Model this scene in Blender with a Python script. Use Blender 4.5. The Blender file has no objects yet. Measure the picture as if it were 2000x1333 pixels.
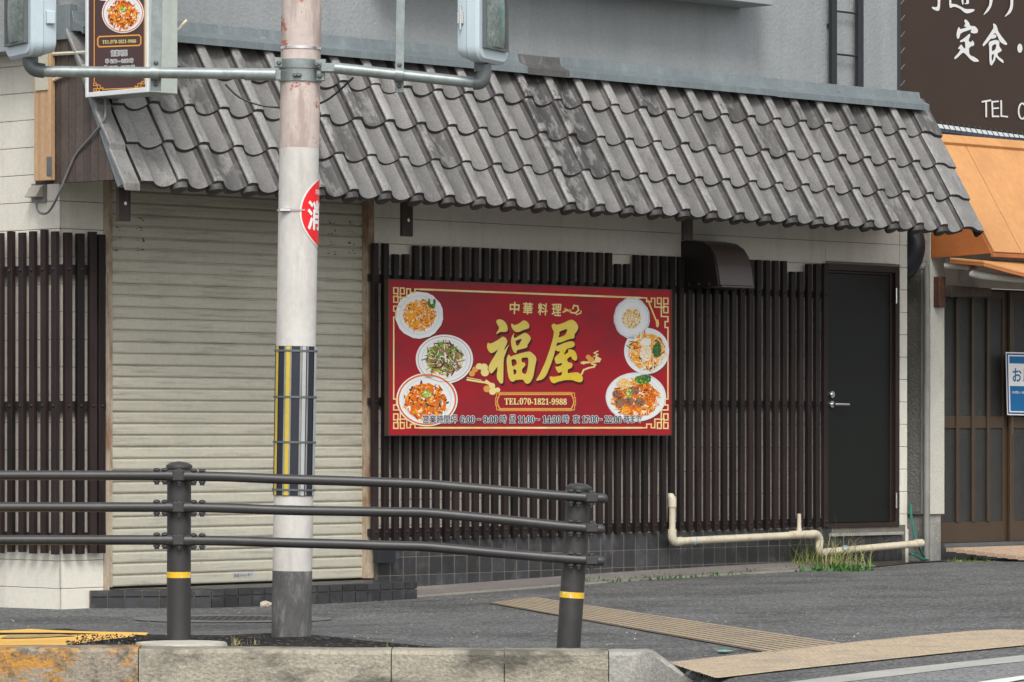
import bpy, bmesh, math, random
from mathutils import Vector, Matrix
from mathutils.geometry import tessellate_polygon
R = math.radians
rnd = random.Random(7)
SC = bpy.context.scene
COL = SC.collection

# ------------------------------------------------------------------ camera, sky, sun, exposure
FPX, HOR, EYE = 8000.0, 845.0, 1.10          # focal length in pixels of a 2000 px wide picture, horizon row, eye height
cd = bpy.data.cameras.new('camera'); cam = bpy.data.objects.new('camera', cd); COL.objects.link(cam)
cam.location = (0, 0, EYE); cam.rotation_euler = (R(90), 0, 0)
cd.sensor_width = 36; cd.lens = 36*FPX/2000; cd.clip_end = 1000; cd.clip_start = 0.5
cd.shift_y = (HOR-666.5)/2000
SC.camera = cam
W = bpy.data.worlds.new('World'); SC.world = W; W.use_nodes = True
wn = W.node_tree.nodes; wl = W.node_tree.links
SUN_EL, SUN_AZ = 48, 174                     # azimuth clockwise from the view direction
sky = wn.new('ShaderNodeTexSky'); sky.sky_type = 'NISHITA'; sky.sun_disc = False
sky.sun_elevation = R(SUN_EL); sky.sun_rotation = R(SUN_AZ); sky.dust_density = 3; sky.air_density = 1.0
hs = wn.new('ShaderNodeHueSaturation'); hs.inputs['Saturation'].default_value = 0.18
wl.new(sky.outputs[0], hs.inputs['Color']); wl.new(hs.outputs[0], wn['Background'].inputs[0])
wn['Background'].inputs[1].default_value = 0.15
sd = bpy.data.lights.new('sun', 'SUN'); sun = bpy.data.objects.new('sun', sd); COL.objects.link(sun)
sd.energy = 1.35; sd.angle = R(18); sd.color = (1.0, 0.97, 0.92)
az = R(SUN_AZ); sv = Vector((math.sin(az)*math.cos(R(SUN_EL)), math.cos(az)*math.cos(R(SUN_EL)), math.sin(R(SUN_EL))))
sun.rotation_euler = sv.to_track_quat('Z', 'Y').to_euler()
SC.view_settings.view_transform = 'Standard'; SC.view_settings.look = 'None'
SC.view_settings.gamma = 1; SC.view_settings.use_curve_mapping = False
SC.view_settings.exposure = 0.52

# ------------------------------------------------------------------ frames and pixel rays
U = Vector((.6935, .7205, 0)).normalized(); V = Vector((-U.y, U.x, 0))     # along the shop front / into the building
O = Vector((-2.866, 26.0, 0))                                             # building corner at ground level
MF = Matrix.Translation(O) @ Matrix.Rotation(math.atan2(U.y, U.x), 4, 'Z')
MFi = MF.inverted()
CAMW = Vector((0, 0, EYE))
def ray(px, py): return Vector(((px-1000)/FPX, 1, (HOR-py)/FPX))
def PF(px, py, w=0):                       # pixel -> point of the shop-front frame on the plane w metres in front of the wall
    d = ray(px, py); t = (-w + (O-CAMW).dot(V)) / d.dot(V)
    return MFi @ (CAMW + d*t)
def PU(px, py, u=0):                       # ... on the plane across the front at u
    d = ray(px, py); t = (u + (O-CAMW).dot(U)) / d.dot(U)
    return MFi @ (CAMW + d*t)
def PY(px, py, Y): return CAMW + ray(px, py)*Y
def sm(a, b, x):
    t = max(0, min(1, (x-a)/(b-a))); return t*t*(3-2*t)
def gz(x, y):
    x_ = max(-6, min(7, x))
    return .024 + .0154*x_ + .085*sm(.1, -1.1, x)*sm(23.5, 19.8, y) - .036*math.exp(-((x+.9)/1.3)**2)*sm(22.5, 25, y)
def PG(px, py, dz=0):
    d = ray(px, py); t = EYE/max(1e-4, -d.z)
    for _ in range(12):
        p = CAMW + d*t; t = (gz(p.x, p.y)+dz-EYE)/d.z
    return CAMW + d*t

# ------------------------------------------------------------------ materials
def c(r, g, b):
    f = lambda v: (v/255/12.92) if v/255 <= .04045 else ((v/255+.055)/1.055)**2.4
    return (f(r), f(g), f(b), 1)
def mat(name, col, rough=.6, var=.12, sc=2.0, fvar=.06, fsc=40, bump=0, bsc=60, metal=0, dirt=None, damt=.5, dsc=(3, 3, 3), dthr=(.5, .65), spec=.5, rvar=0, dirt2=None, voro=0, d2sc=8, d2thr=(.6, .7), prop=None, objoff=False):
    m = bpy.data.materials.new(name); m.use_nodes = True
    n = m.node_tree.nodes; l = m.node_tree.links; b = n['Principled BSDF']
    b.inputs['Roughness'].default_value = rough; b.inputs['Metallic'].default_value = metal
    b.inputs['Specular IOR Level'].default_value = spec
    geo = n.new('ShaderNodeNewGeometry'); pos = geo.outputs['Position']
    if objoff:                             # each piece gets its own stretch of the weathering
        oi0 = n.new('ShaderNodeObjectInfo'); sc0 = n.new('ShaderNodeMath'); sc0.operation = 'MULTIPLY'; sc0.inputs[1].default_value = 37; l.new(oi0.outputs['Random'], sc0.inputs[0])
        ad = n.new('ShaderNodeVectorMath'); ad.operation = 'ADD'; l.new(pos, ad.inputs[0]); l.new(sc0.outputs[0], ad.inputs[1]); pos = ad.outputs[0]
    def noise(scale, detail=4, vec=None, rough_=.6):
        t = n.new('ShaderNodeTexNoise'); t.inputs['Scale'].default_value = scale; t.inputs['Detail'].default_value = detail
        t.inputs['Roughness'].default_value = rough_
        l.new(vec or pos, t.inputs['Vector']); return t.outputs[0]
    def mapr(x, a, b_, lo, hi):
        t = n.new('ShaderNodeMapRange'); t.inputs[1].default_value = a; t.inputs[2].default_value = b_
        t.inputs[3].default_value = lo; t.inputs[4].default_value = hi; l.new(x, t.inputs[0]); return t.outputs[0]
    def mul(a, b_):
        t = n.new('ShaderNodeMath'); t.operation = 'MULTIPLY'; l.new(a, t.inputs[0])
        if isinstance(b_, float): t.inputs[1].default_value = b_
        else: l.new(b_, t.inputs[1])
        return t.outputs[0]
    f = mul(mapr(noise(sc), .3, .7, 1-var, 1+var), mapr(noise(fsc, 3), .3, .7, 1-fvar, 1+fvar))
    if rvar:
        oi = n.new('ShaderNodeObjectInfo'); f = mul(f, mapr(oi.outputs['Random'], 0, 1, 1-rvar, 1+rvar))
    vm = n.new('ShaderNodeVectorMath'); vm.operation = 'SCALE'; vm.inputs[0].default_value = col[:3]; l.new(f, vm.inputs['Scale'])
    out = vm.outputs[0]
    def over(cur, colour, mask, amt):
        t = n.new('ShaderNodeMix'); t.data_type = 'RGBA'; l.new(mul(mask, float(amt)), t.inputs[0])
        l.new(cur, t.inputs[6]); t.inputs[7].default_value = colour; return t.outputs[2]
    if dirt:
        mp = n.new('ShaderNodeMapping'); mp.inputs['Scale'].default_value = dsc; l.new(pos, mp.inputs[0])
        out = over(out, dirt, mapr(noise(1, 6, mp.outputs[0], .7), dthr[0], dthr[1], 0, 1), damt)
    if dirt2:
        out = over(out, dirt2, mapr(noise(d2sc, 5, None, .75), d2thr[0], d2thr[1], 0, 1), .9)
    if prop:
        at = n.new('ShaderNodeAttribute'); at.attribute_type = 'OBJECT'; at.attribute_name = 'wear'
        mp2 = n.new('ShaderNodeMapping'); mp2.inputs['Scale'].default_value = (9, 9, 3); l.new(pos, mp2.inputs[0]); ns = mapr(noise(1, 6, mp2.outputs[0], .7), .43, .52, 0, 1)
        out = over(out, prop, mul(ns, at.outputs['Fac']), 1.0)
    if voro:
        v = n.new('ShaderNodeTexVoronoi'); v.inputs['Scale'].default_value = voro; l.new(pos, v.inputs['Vector'])
        sp = n.new('ShaderNodeSeparateColor'); l.new(v.outputs['Color'], sp.inputs[0])
        k = mapr(sp.outputs[0], .0, 1, .4, 1.7)
        t = n.new('ShaderNodeVectorMath'); t.operation = 'SCALE'; l.new(out, t.inputs[0]); l.new(k, t.inputs['Scale']); out = t.outputs[0]
        out = over(out, (.36, .36, .34, 1), mapr(sp.outputs[1], .965, .97, 0, 1), .8)
    l.new(out, b.inputs['Base Color'])
    if bump:
        bn = n.new('ShaderNodeBump'); bn.inputs['Strength'].default_value = 1; bn.inputs['Distance'].default_value = bump
        l.new(noise(bsc, 4), bn.inputs['Height']); l.new(bn.outputs[0], b.inputs['Normal'])
    return m
def flat(name, col, rough=.5, var=.04): return mat(name, col, rough, var, 6, .03, 120, spec=.2)
M = {}
M['siding'] = mat('siding white', (.67, .645, .56, 1), .75, .05, 1.5, .04, 30, .003, 90, dirt=(.32, .31, .28, 1), damt=.35, dsc=(4, 4, .6), dthr=(.52, .75), dirt2=(.3, .29, .26, 1), d2sc=6, d2thr=(.68, .8))

M['core'] = mat('wall core', (.22, .21, .19, 1), .9)
M['stucco'] = mat('grey stucco', (.285, .30, .305, 1), .8, .10, .9,   .07, 45, .006, 38, dirt=(.20, .21, .21, 1), damt=.5, dsc=(3, 3, .35), dthr=(.45, .7))
M['stucco2'] = mat('rough stucco', (.25, .245, .22, 1), .9, .12, 2, .1, 40, .015, 45, dirt=(.08, .08, .07, 1), damt=.6, dsc=(2, 2, .8), dthr=(.5, .7))
M['stuccoW'] = mat('cream stucco', (.50, .49, .43, 1), .9, .06, 2, .05, 40, .006, 60, dirt=(.15, .14, .12, 1), damt=.6, dsc=(5, 5, 2), dthr=(.58, .75))

M['conc'] = mat('concrete', (.30, .295, .27, 1), .9, .15, 3, .15, 60, .008, 70, dirt=(.10, .10, .09, 1), damt=.6, dsc=(4, 4, 2), dthr=(.5, .65))
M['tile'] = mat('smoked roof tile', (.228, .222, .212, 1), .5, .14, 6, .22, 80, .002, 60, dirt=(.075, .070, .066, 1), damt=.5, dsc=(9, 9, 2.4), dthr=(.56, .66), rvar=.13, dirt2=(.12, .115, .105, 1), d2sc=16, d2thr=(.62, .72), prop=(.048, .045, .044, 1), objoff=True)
M['tilepan'] = mat('shade toned tile pan', (.162, .157, .149, 1), .5, .14, 6, .22, 80, .002, 60, dirt=(.075, .070, .066, 1), damt=.5, dsc=(9, 9, 2.4), dthr=(.56, .66), rvar=.13, dirt2=(.12, .115, .105, 1), d2sc=16, d2thr=(.62, .72), prop=(.048, .045, .044, 1), objoff=True)  # darker copy of the tile: shading of the pans put into the colour
M['tileedge'] = mat('shade toned tile edge', (.032, .029, .028, 1), .6, .3, 8, .15, 40, dirt=(.13, .125, .12, 1), damt=.6, dsc=(7, 7, 7), dthr=(.52, .68))  # shade on front edges and roll sides painted near-black; eave ends dark themselves
M['flash'] = mat('galvanised flashing', (.17, .20, .21, 1), .45, .15, 2, .12, 60, 0, metal=.25, dirt=(.33, .35, .35, 1), damt=.4, dsc=(12, 12, .5), dthr=(.5, .7), dirt2=(.15, .08, .045, 1), d2sc=7, d2thr=(.73, .78))
M['flashdark'] = mat('weathered flashing', (.085, .083, .082, 1), .6, .25, 8, .2, 50, dirt=(.25, .25, .24, 1), damt=.6, dsc=(14, 14, 4), dthr=(.58, .68))
M['brownwood'] = mat('brown stained boards', (.062, .046, .038, 1), .6, .25, 3, .2, 40, .002, 70, rvar=.25, dirt=(.12, .095, .08, 1), damt=.6, dsc=(20, 20, .8), dthr=(.5, .7))
M['tanwood'] = mat('bare timber', (.42, .27, .15, 1), .7, .15, 2, .1, 40, dirt=(.25, .14, .07, 1), damt=.5, dsc=(20, 20, .6), dthr=(.45, .65))
M['slat'] = mat('dark brown slat paint', (.018, .0110, .0110, 1), .55, .2, 3, .15, 60, .001, 80, rvar=.42, dirt=(.045, .032, .031, 1), damt=.5, dsc=(12, 12, .9), dthr=(.52, .72), dirt2=(.20, .18, .16, 1), d2sc=24, d2thr=(.76, .8), spec=.25)
M['slatrail'] = mat('black rail', (.012, .010, .010, 1), .6)
M['shutter'] = mat('cream shutter', (.47, .45, .365, 1), .5, .09, 1.2, .05, 30, dirt=(.20, .19, .155, 1), damt=.6, dsc=(2.2, 2.2, 34), dthr=(.52, .70), dirt2=(.13, .085, .05, 1), d2sc=10, d2thr=(.70, .75), rvar=.05)
M['rustframe'] = mat('rusty cream frame', (.42, .35, .26, 1), .7, .1, 4, .1, 40, dirt=(.20, .09, .035, 1), damt=.85, dsc=(6, 6, 2.2), dthr=(.45, .6))
M['plinth'] = mat('charcoal ceramic tile', (.033, .033, .036, 1), .38, .2, 5, .15, 60, .001, 60, rvar=.3, dirt=(.13, .13, .125, 1), damt=.5, dsc=(7, 7, 5), dthr=(.52, .7))
M['grout'] = mat('grout', (.13, .12, .10, 1), .9, .2, 6)
M['doorpanel'] = mat('dark door leaf', (.009, .0105, .009, 1), .40, .1, 1, .05, 30, spec=.22)
M['doorframe'] = mat('brown door frame', (.026, .016, .014, 1), .45, .1, spec=.3)
M['alu'] = mat('bronze aluminium', (.055, .035, .020, 1), .45, .1, 3)
M['hood'] = mat('brown painted sheet', (.085, .066, .062, 1), .32, .12, 3, .05, 40)
M['glassdark'] = mat('obscured glass', (.030, .031, .029, 1), .4, .15, 6, .1, 50, .006, 70, rvar=.1)
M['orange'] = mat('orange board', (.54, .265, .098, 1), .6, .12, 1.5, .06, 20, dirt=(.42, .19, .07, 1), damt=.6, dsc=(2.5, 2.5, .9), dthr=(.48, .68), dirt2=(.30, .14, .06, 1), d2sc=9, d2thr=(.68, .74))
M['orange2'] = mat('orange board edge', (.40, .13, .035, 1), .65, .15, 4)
M['pvc'] = mat('cream pvc', (.56, .50, .38, 1), .42, .08, 5, .05, 40, dirt=(.3, .24, .15, 1), damt=.5, dsc=(9, 9, 9), dthr=(.52, .7))
M['greypipe'] = mat('grey pvc', (.24, .24, .22, 1), .5, .15, 3, dirt=(.12, .11, .10, 1), damt=.5, dsc=(8, 8, 2))
M['blackpl'] = mat('black plastic', (.015, .017, .022, 1), .4)
M['hose'] = mat('green hose', (.01, .14, .10, 1), .4)
M['galv'] = mat('galvanised steel', (.255, .29, .285, 1), .42, .18, 6, .12, 40, 0, metal=.35, dirt=(.15, .17, .165, 1), damt=.5, dsc=(9, 9, 9), dthr=(.5, .65))
M['galvdark'] = mat('dull steel', (.13, .145, .145, 1), .5, .15, 6, metal=.4)
M['lamphouse'] = mat('pale blue signal paint', (.47, .56, .60, 1), .32, .04, 3, .02, 30)
M['lens'] = mat('dark signal lens', (.15, .18, .165, 1), .10, .35, 14, .3, 60, .002, 110)
M['teal'] = mat('green signal beads', (.02, .26, .19, 1), .25)
M['chrome'] = mat('bright steel', (.6, .6, .6, 1), .2, .05, metal=.9)
M['polepink'] = mat('weathered pink pole paint', (.50, .42, .38, 1), .65, .12, 3, .08, 30, .001, 60, dirt=(.30, .22, .19, 1), damt=.65, dsc=(9, 9, 1.6), dthr=(.50, .60), dirt2=(.34, .10, .06, 1), d2sc=6, d2thr=(.59, .62))
M['polewhite'] = mat('white pole paint', (.55, .535, .50, 1), .6, .08, 3, .05, 30, .001, 60, dirt=(.36, .32, .285, 1), damt=.6, dsc=(9, 9, 1.8), dthr=(.50, .68), dirt2=(.30, .17, .12, 1), d2sc=12, d2thr=(.71, .74))
M['polegrey'] = mat('bare grey pole foot', (.095, .095, .092, 1), .75, .25, 4, .15, 40, .002, 60, dirt=(.26, .26, .255, 1), damt=.75, dsc=(12, 12, 3), dthr=(.52, .66))
M['navy'] = mat('dark reflector sheet', (.018, .020, .032, 1), .3, .1)
M['yellow'] = mat('yellow reflective', (.56, .41, .05, 1), .4, .12)
M['silver'] = mat('silver reflective', (.40, .42, .42, 1), .4, .12)
M['red'] = flat('sign red', (.72, .022, .028, 1), .35)
M['white'] = flat('white print', (.74, .74, .72, 1), .45)
M['railpaint'] = mat('charcoal rail paint', (.036, .034, .034, 1), .42, .12, 4, .08, 60, .0006, 60, dirt=(.10, .095, .09, 1), damt=.4, dsc=(3, 3, 3), dthr=(.55, .75))
M['asphalt'] = mat('pavement asphalt', (.118, .120, .118, 1), .9, .18, .9, .3, 55, .008, 90, voro=75, dirt=(.062, .062, .062, 1), damt=.75, dsc=(.8, .8, 1), dthr=(.48, .62), spec=.2)
M['asphnew'] = mat('new black asphalt', (.030, .028, .027, 1), .95, .2, 3, .3, 60, .010, 80, voro=70, spec=.08)
M['road'] = mat('road asphalt', (.17, .172, .17, 1), .85, .1, 1, .2, 55, .006, 90, voro=80)
M['gutter'] = mat('gutter concrete', (.36, .355, .33, 1), .9, .12, 2, .12, 40, .006, 70)
M['kerb'] = mat('kerb concrete', (.33, .30, .235, 1), .9, .15, 3, .22, 50, .012, 60, dirt=(.085, .080, .065, 1), damt=.9, dsc=(2.2, 2.2, 5), dthr=(.47, .62), dirt2=(.16, .155, .14, 1), d2sc=30, d2thr=(.6, .7))
M['kerbgrey'] = mat('grey kerb concrete', (.34, .33, .295, 1), .9, .12, 3, .15, 50, .010, 60, dirt=(.11, .11, .10, 1), damt=.8, dsc=(3, 3, 2), dthr=(.5, .68))
M['kerborange'] = mat('kerb with orange paint', (.30, .26, .20, 1), .9, .2, 3, .22, 50, .012, 60, dirt=(.50, .235, .035, 1), damt=.9, dsc=(4, 4, 8), dthr=(.47, .56), dirt2=(.10, .09, .07, 1), d2sc=8, d2thr=(.47, .60))
M['yellowpaint'] = mat('yellow road paint', (.78, .46, .10, 1), .7, .06, 3, .08, 60, .003, 80, dirt2=(.10, .09, .07, 1), d2sc=16, d2thr=(.66, .72))
M['oldpaint'] = mat('old worn paint', (.42, .30, .12, 1), .8, .1, 3, .1, 60, dirt2=(.09, .085, .075, 1), d2sc=10, d2thr=(.5, .6))
M['tactile'] = mat('tactile paving', (.37, .295, .205, 1), .85, .14, 3, .22, 60, .002, 60, dirt=(.16, .15, .13, 1), damt=.8, dsc=(3, 3, 3), dthr=(.46, .70), dirt2=(.12, .11, .09, 1), d2sc=35, d2thr=(.66, .72))
M['tactbase'] = mat('tactile joint', (.19, .155, .115, 1), .9, .12, 3, .2, 60)
M['porch'] = mat('porch tile', (.46, .33, .235, 1), .8, .1, 3, .15, 60)
M['edging'] = mat('dull edging', (.24, .225, .195, 1), .9, .15, 3, .15, 60)
M['strip'] = mat('purple grey strip', (.165, .145, .135, 1), .85, .15, 2, .12, 50, .003, 60, dirt=(.28, .25, .2, 1), damt=.5, dsc=(2, 2, 2), dthr=(.55, .7))
M['grass1'] = mat('fresh blades', (.12, .20, .035, 1), .6, .3, 8)
M['grass2'] = mat('dry blades', (.34, .29, .13, 1), .7, .3, 8)
M['weed'] = mat('weed leaves', (.045, .13, .025, 1), .6, .3, 15)
M['brownsign'] = mat('brown sign face', (.048, .028, .019, 1), .5, .08, 1, .03, 20, spec=.2)
M['rock'] = mat('pale stone', (.42, .37, .29, 1), .9, .2, 12, .1, 60, .01, 40)
M['litter'] = flat('mint scrap', (.16, .42, .30, 1))

# ------------------------------------------------------------------ mesh and object helpers
class MB:
    def __init__(s): s.v = []; s.f = []; s.mi = []; s.k = 0
    def face(s, idx, m=None): s.f.append(tuple(idx)); s.mi.append(s.k if m is None else m)
    def add(s, vs, fs, m=None):
        b = len(s.v); s.v += [Vector(p) for p in vs]
        for f in fs: s.face([b+i for i in f], m)
        return s
    def box(s, a, b):
        x0, x1 = sorted((a[0], b[0])); y0, y1 = sorted((a[1], b[1])); z0, z1 = sorted((a[2], b[2]))
        return s.add([(x0,y0,z0),(x1,y0,z0),(x1,y1,z0),(x0,y1,z0),(x0,y0,z1),(x1,y0,z1),(x1,y1,z1),(x0,y1,z1)],
              [(0,3,2,1),(4,5,6,7),(0,1,5,4),(1,2,6,5),(2,3,7,6),(3,0,4,7)])
    def prism(s, poly, d):                 # closed 3-D polygon swept by vector d, capped (concave allowed)
        n = len(poly); P = [Vector(p) for p in poly]; d = Vector(d); b = len(s.v)
        s.v += P + [p+d for p in P]
        for i in range(n):
            j = (i+1) % n; s.face((b+i, b+j, b+n+j, b+n+i))
        for t in tessellate_polygon([P]):
            s.face([b+i for i in t]); s.face([b+n+i for i in reversed(t)])
        return s
    def tube(s, pts, r, n=10, cap=True):
        P = [Vector(p) for p in pts]; b = len(s.v); N = len(P)
        rs = r if isinstance(r, (list, tuple)) else [r]*N
        up = None
        for i, p in enumerate(P):
            t = (P[min(i+1, N-1)] - P[max(i-1, 0)]).normalized()
            if up is None:
                up = Vector((0, 0, 1)) if abs(t.z) < .9 else Vector((1, 0, 0))
            x = t.cross(up).normalized(); up = x.cross(t).normalized()
            for k in range(n):
                a = 2*math.pi*k/n; s.v.append(p + (x*math.cos(a) + up*math.sin(a))*rs[i])
        for i in range(N-1):
            for k in range(n):
                k2 = (k+1) % n; s.face((b+i*n+k, b+i*n+k2, b+(i+1)*n+k2, b+(i+1)*n+k))
        if cap:
            s.face([b+k for k in reversed(range(n))]); s.face([b+(N-1)*n+k for k in range(n)])
        return s
    def lathe(s, prof, center=(0, 0, 0), n=24):   # profile [(r, z)] about z
        C_ = Vector(center); b = len(s.v); N = len(prof)
        for r, z in prof:
            for k in range(n):
                a = 2*math.pi*k/n; s.v.append(C_ + Vector((r*math.cos(a), r*math.sin(a), z)))
        for i in range(N-1):
            for k in range(n):
                k2 = (k+1) % n; s.face((b+i*n+k, b+i*n+k2, b+(i+1)*n+k2, b+(i+1)*n+k))
        s.face([b+k for k in reversed(range(n))]); s.face([b+(N-1)*n+k for k in range(n)])
        return s
    def mesh(s, name, mats, smooth=False, bevel=0):
        me = bpy.data.meshes.new(name); me.from_pydata([tuple(p) for p in s.v], [], s.f)
        for m_ in (mats if isinstance(mats, (list, tuple)) else [mats]): me.materials.append(m_)
        me.polygons.foreach_set('material_index', s.mi)
        me.validate(); me.update()
        bm = bmesh.new(); bm.from_mesh(me); bmesh.ops.recalc_face_normals(bm, faces=bm.faces)
        if bevel:
            es = [e for e in bm.edges if len(e.link_faces) == 2 and e.calc_face_angle(0) > R(35)]
            bmesh.ops.bevel(bm, geom=es, offset=bevel, segments=1, affect='EDGES', clamp_overlap=True)
        if smooth:
            for f in bm.faces: f.smooth = True
            for e in bm.edges:
                if len(e.link_faces) == 2 and e.calc_face_angle(0) > R(38): e.smooth = False
        bm.to_mesh(me); bm.free(); return me
ORG = {}; FRM = {}
def setp(o, kw):
    for k, v_ in kw.items(): o['category' if k == 'cat' else k] = v_
def thing(name, label, cat, base=(0, 0, 0), frame='F', rot=None, **kw):
    o = bpy.data.objects.new(name, None); COL.objects.link(o); o.empty_display_size = .1
    mw = (MF if frame == 'F' else Matrix()) @ Matrix.Translation(Vector(base))
    if rot: mw = mw @ rot
    o.matrix_world = mw; ORG[o.name] = Vector(base); FRM[o.name] = frame
    setp(o, dict(label=label, cat=cat, **kw)); return o
def part(name, me, parent, pos=None, rot=None, **kw):
    """pos None: the mesh is in frame coordinates; otherwise it is in its own, placed at pos"""
    o = bpy.data.objects.new(name, me); COL.objects.link(o); o.parent = parent
    po = ORG[parent.name] if parent else Vector()
    if pos is None: o.location = (0, 0, 0) - po; ORG[o.name] = Vector((0, 0, 0))
    else: o.location = Vector(pos) - po; ORG[o.name] = Vector(pos)
    if rot: o.rotation_euler = rot
    setp(o, kw); return o
def mk(name, mb, m, parent, smooth=False, bevel=0, **kw):
    """one mesh part, its origin at its own middle"""
    lo = [min(p[i] for p in mb.v) for i in range(3)]; hi = [max(p[i] for p in mb.v) for i in range(3)]
    ctr = Vector([(a+b_)/2 for a, b_ in zip(lo, hi)]); ctr.z = lo[2]
    mb.v = [p-ctr for p in mb.v]
    return part(name, mb.mesh(name, m, smooth, bevel), parent, ctr, **kw)
def solo(name, mb, m, frame='W', smooth=False, bevel=0, **kw):
    lo = [min(p[i] for p in mb.v) for i in range(3)]; hi = [max(p[i] for p in mb.v) for i in range(3)]
    ctr = Vector([(a+b_)/2 for a, b_ in zip(lo, hi)]); ctr.z = lo[2]
    mb.v = [p-ctr for p in mb.v]
    o = bpy.data.objects.new(name, mb.mesh(name, m, smooth, bevel)); COL.objects.link(o)
    o.matrix_world = (MF if frame == 'F' else Matrix()) @ Matrix.Translation(ctr); ORG[o.name] = ctr
    setp(o, kw); return o
def bx(a, b): return MB().box(a, b)

# flat print: shapes given in picture coordinates of the sign, carried to its real plane by proj(x, y, lift)
def stroke(mb, pts, w, proj, lift, m=None, closed=False):
    P = [Vector((p[0], p[1])) for p in pts]
    if closed: P.append(P[0])
    for i in range(len(P)-1):
        a, b = P[i], P[i+1]; d = (b-a)
        if d.length < 1e-6: continue
        d.normalize(); nrm = Vector((-d.y, d.x))*w/2; a2 = a-d*w*.5; b2 = b+d*w*.5
        L = lift + rnd.random()*.0006
        mb.add([proj(q.x, q.y, L) for q in (a2+nrm, a2-nrm, b2-nrm, b2+nrm)], [(0, 1, 2, 3)], m)
def poly2(mb, rings, proj, lift, m=None):
    rr = [[Vector((x, y, 0)) for x, y in r] for r in rings]
    allp = [p for r in rr for p in r]; b = len(mb.v)
    mb.v += [Vector(proj(p.x, p.y, lift)) for p in allp]
    for t in tessellate_polygon(rr): mb.face([b+i for i in t], m)
def smoothring(r, it=2):
    for _ in range(it):
        q = []
        for i in range(len(r)):
            a, b = r[i], r[(i+1) % len(r)]
            q.append((a[0]*.8+b[0]*.2, a[1]*.8+b[1]*.2)); q.append((a[0]*.2+b[0]*.8, a[1]*.2+b[1]*.8))
        r = q
    return r
def ell(cx, cy, rx, ry, n=40, a0=0, wob=0, rot=0):
    out = []
    for k in range(n):
        a = a0 + 2*math.pi*k/n; q = 1+wob*(rnd.random()-.5)
        x, y = rx*math.cos(a)*q, ry*math.sin(a)*q
        out.append((cx+x*math.cos(rot)-y*math.sin(rot), cy+x*math.sin(rot)+y*math.cos(rot)))
    return out
_tc = {}
def glyphs(s, off=0.0):
    if (s, off) in _tc: return _tc[(s, off)]
    cu = bpy.data.curves.new('text', 'FONT'); cu.body = s; cu.offset = off; cu.resolution_u = 3
    o = bpy.data.objects.new('text', cu); COL.objects.link(o); bpy.context.view_layer.update()
    me = bpy.data.meshes.new_from_object(o.evaluated_get(bpy.context.evaluated_depsgraph_get()))
    vs = [(p.co.x, p.co.y) for p in me.vertices]; fs = [tuple(q.vertices) for q in me.polygons]
    bpy.data.objects.remove(o); bpy.data.curves.remove(cu); bpy.data.meshes.remove(me)
    _tc[(s, off)] = (vs, fs); return vs, fs
def serif(s):
    o = ''
    for ch in s:
        if 'A' <= ch <= 'Z': o += chr(0x1D400+ord(ch)-65)
        elif '0' <= ch <= '9': o += chr(0x1D7CE+ord(ch)-48)
        else: o += ch
    return o
def text(mb, s, q, proj, lift, off=0.0, m=None, fat=0):
    """fat: also copies shifted by so many picture units all round, for an outline or a heavier stroke"""
    if fat:
        for i in range(8):
            a = math.pi*i/4; text(mb, s, [(x+fat*math.cos(a), y+fat*math.sin(a)) for x, y in q], proj, lift-.00006*(i+1))
        off = 0.0
    """q = TL, TR, BR, BL of the lettering's ink box"""
    base = glyphs(s, 0)[0]; x0 = min(p[0] for p in base); x1 = max(p[0] for p in base); y0 = min(p[1] for p in base); y1 = max(p[1] for p in base)
    vs, fs = glyphs(s, off); TL, TR, BR, BL = [Vector(p) for p in q]; out = []
    for x, y in vs:
        a = (x-x0)/(x1-x0); b = (y1-y)/(y1-y0)
        p = (TL*(1-a)+TR*a)*(1-b) + (BL*(1-a)+BR*a)*b
        out.append(proj(p.x, p.y, lift))
    mb.add(out, fs, m)
def sheet(mb, px, dz, clipy=None):
    """polygon lying on the ground, corners given as picture points"""
    P = [PG(x, y, dz) for x, y in px]; bm = bmesh.new(); vs = [bm.verts.new(p) for p in P]
    for t in tessellate_polygon([P]):
        try: bm.faces.new([vs[i] for i in t])
        except ValueError: pass
    for ax in (0, 1):
        lo, hi = min(p[ax] for p in P), max(p[ax] for p in P); q = math.ceil(lo/.2)*.2
        while q < hi:
            co = [0, 0, 0]; no = [0, 0, 0]; co[ax] = q; no[ax] = 1
            bmesh.ops.bisect_plane(bm, geom=bm.verts[:]+bm.edges[:]+bm.faces[:], plane_co=co, plane_no=no, dist=1e-5); q += .2
    if clipy: bmesh.ops.bisect_plane(bm, geom=bm.verts[:]+bm.edges[:]+bm.faces[:], plane_co=(0, clipy, 0), plane_no=(0, 1, 0), dist=1e-5, clear_inner=True)
    for v_ in bm.verts: v_.co.z = gz(v_.co.x, v_.co.y)+dz
    b = len(mb.v); bm.verts.index_update(); mb.v += [v_.co.copy() for v_ in bm.verts]
    for f in bm.faces: mb.face([b+v_.index for v_ in f.verts])
    bm.free()

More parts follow.
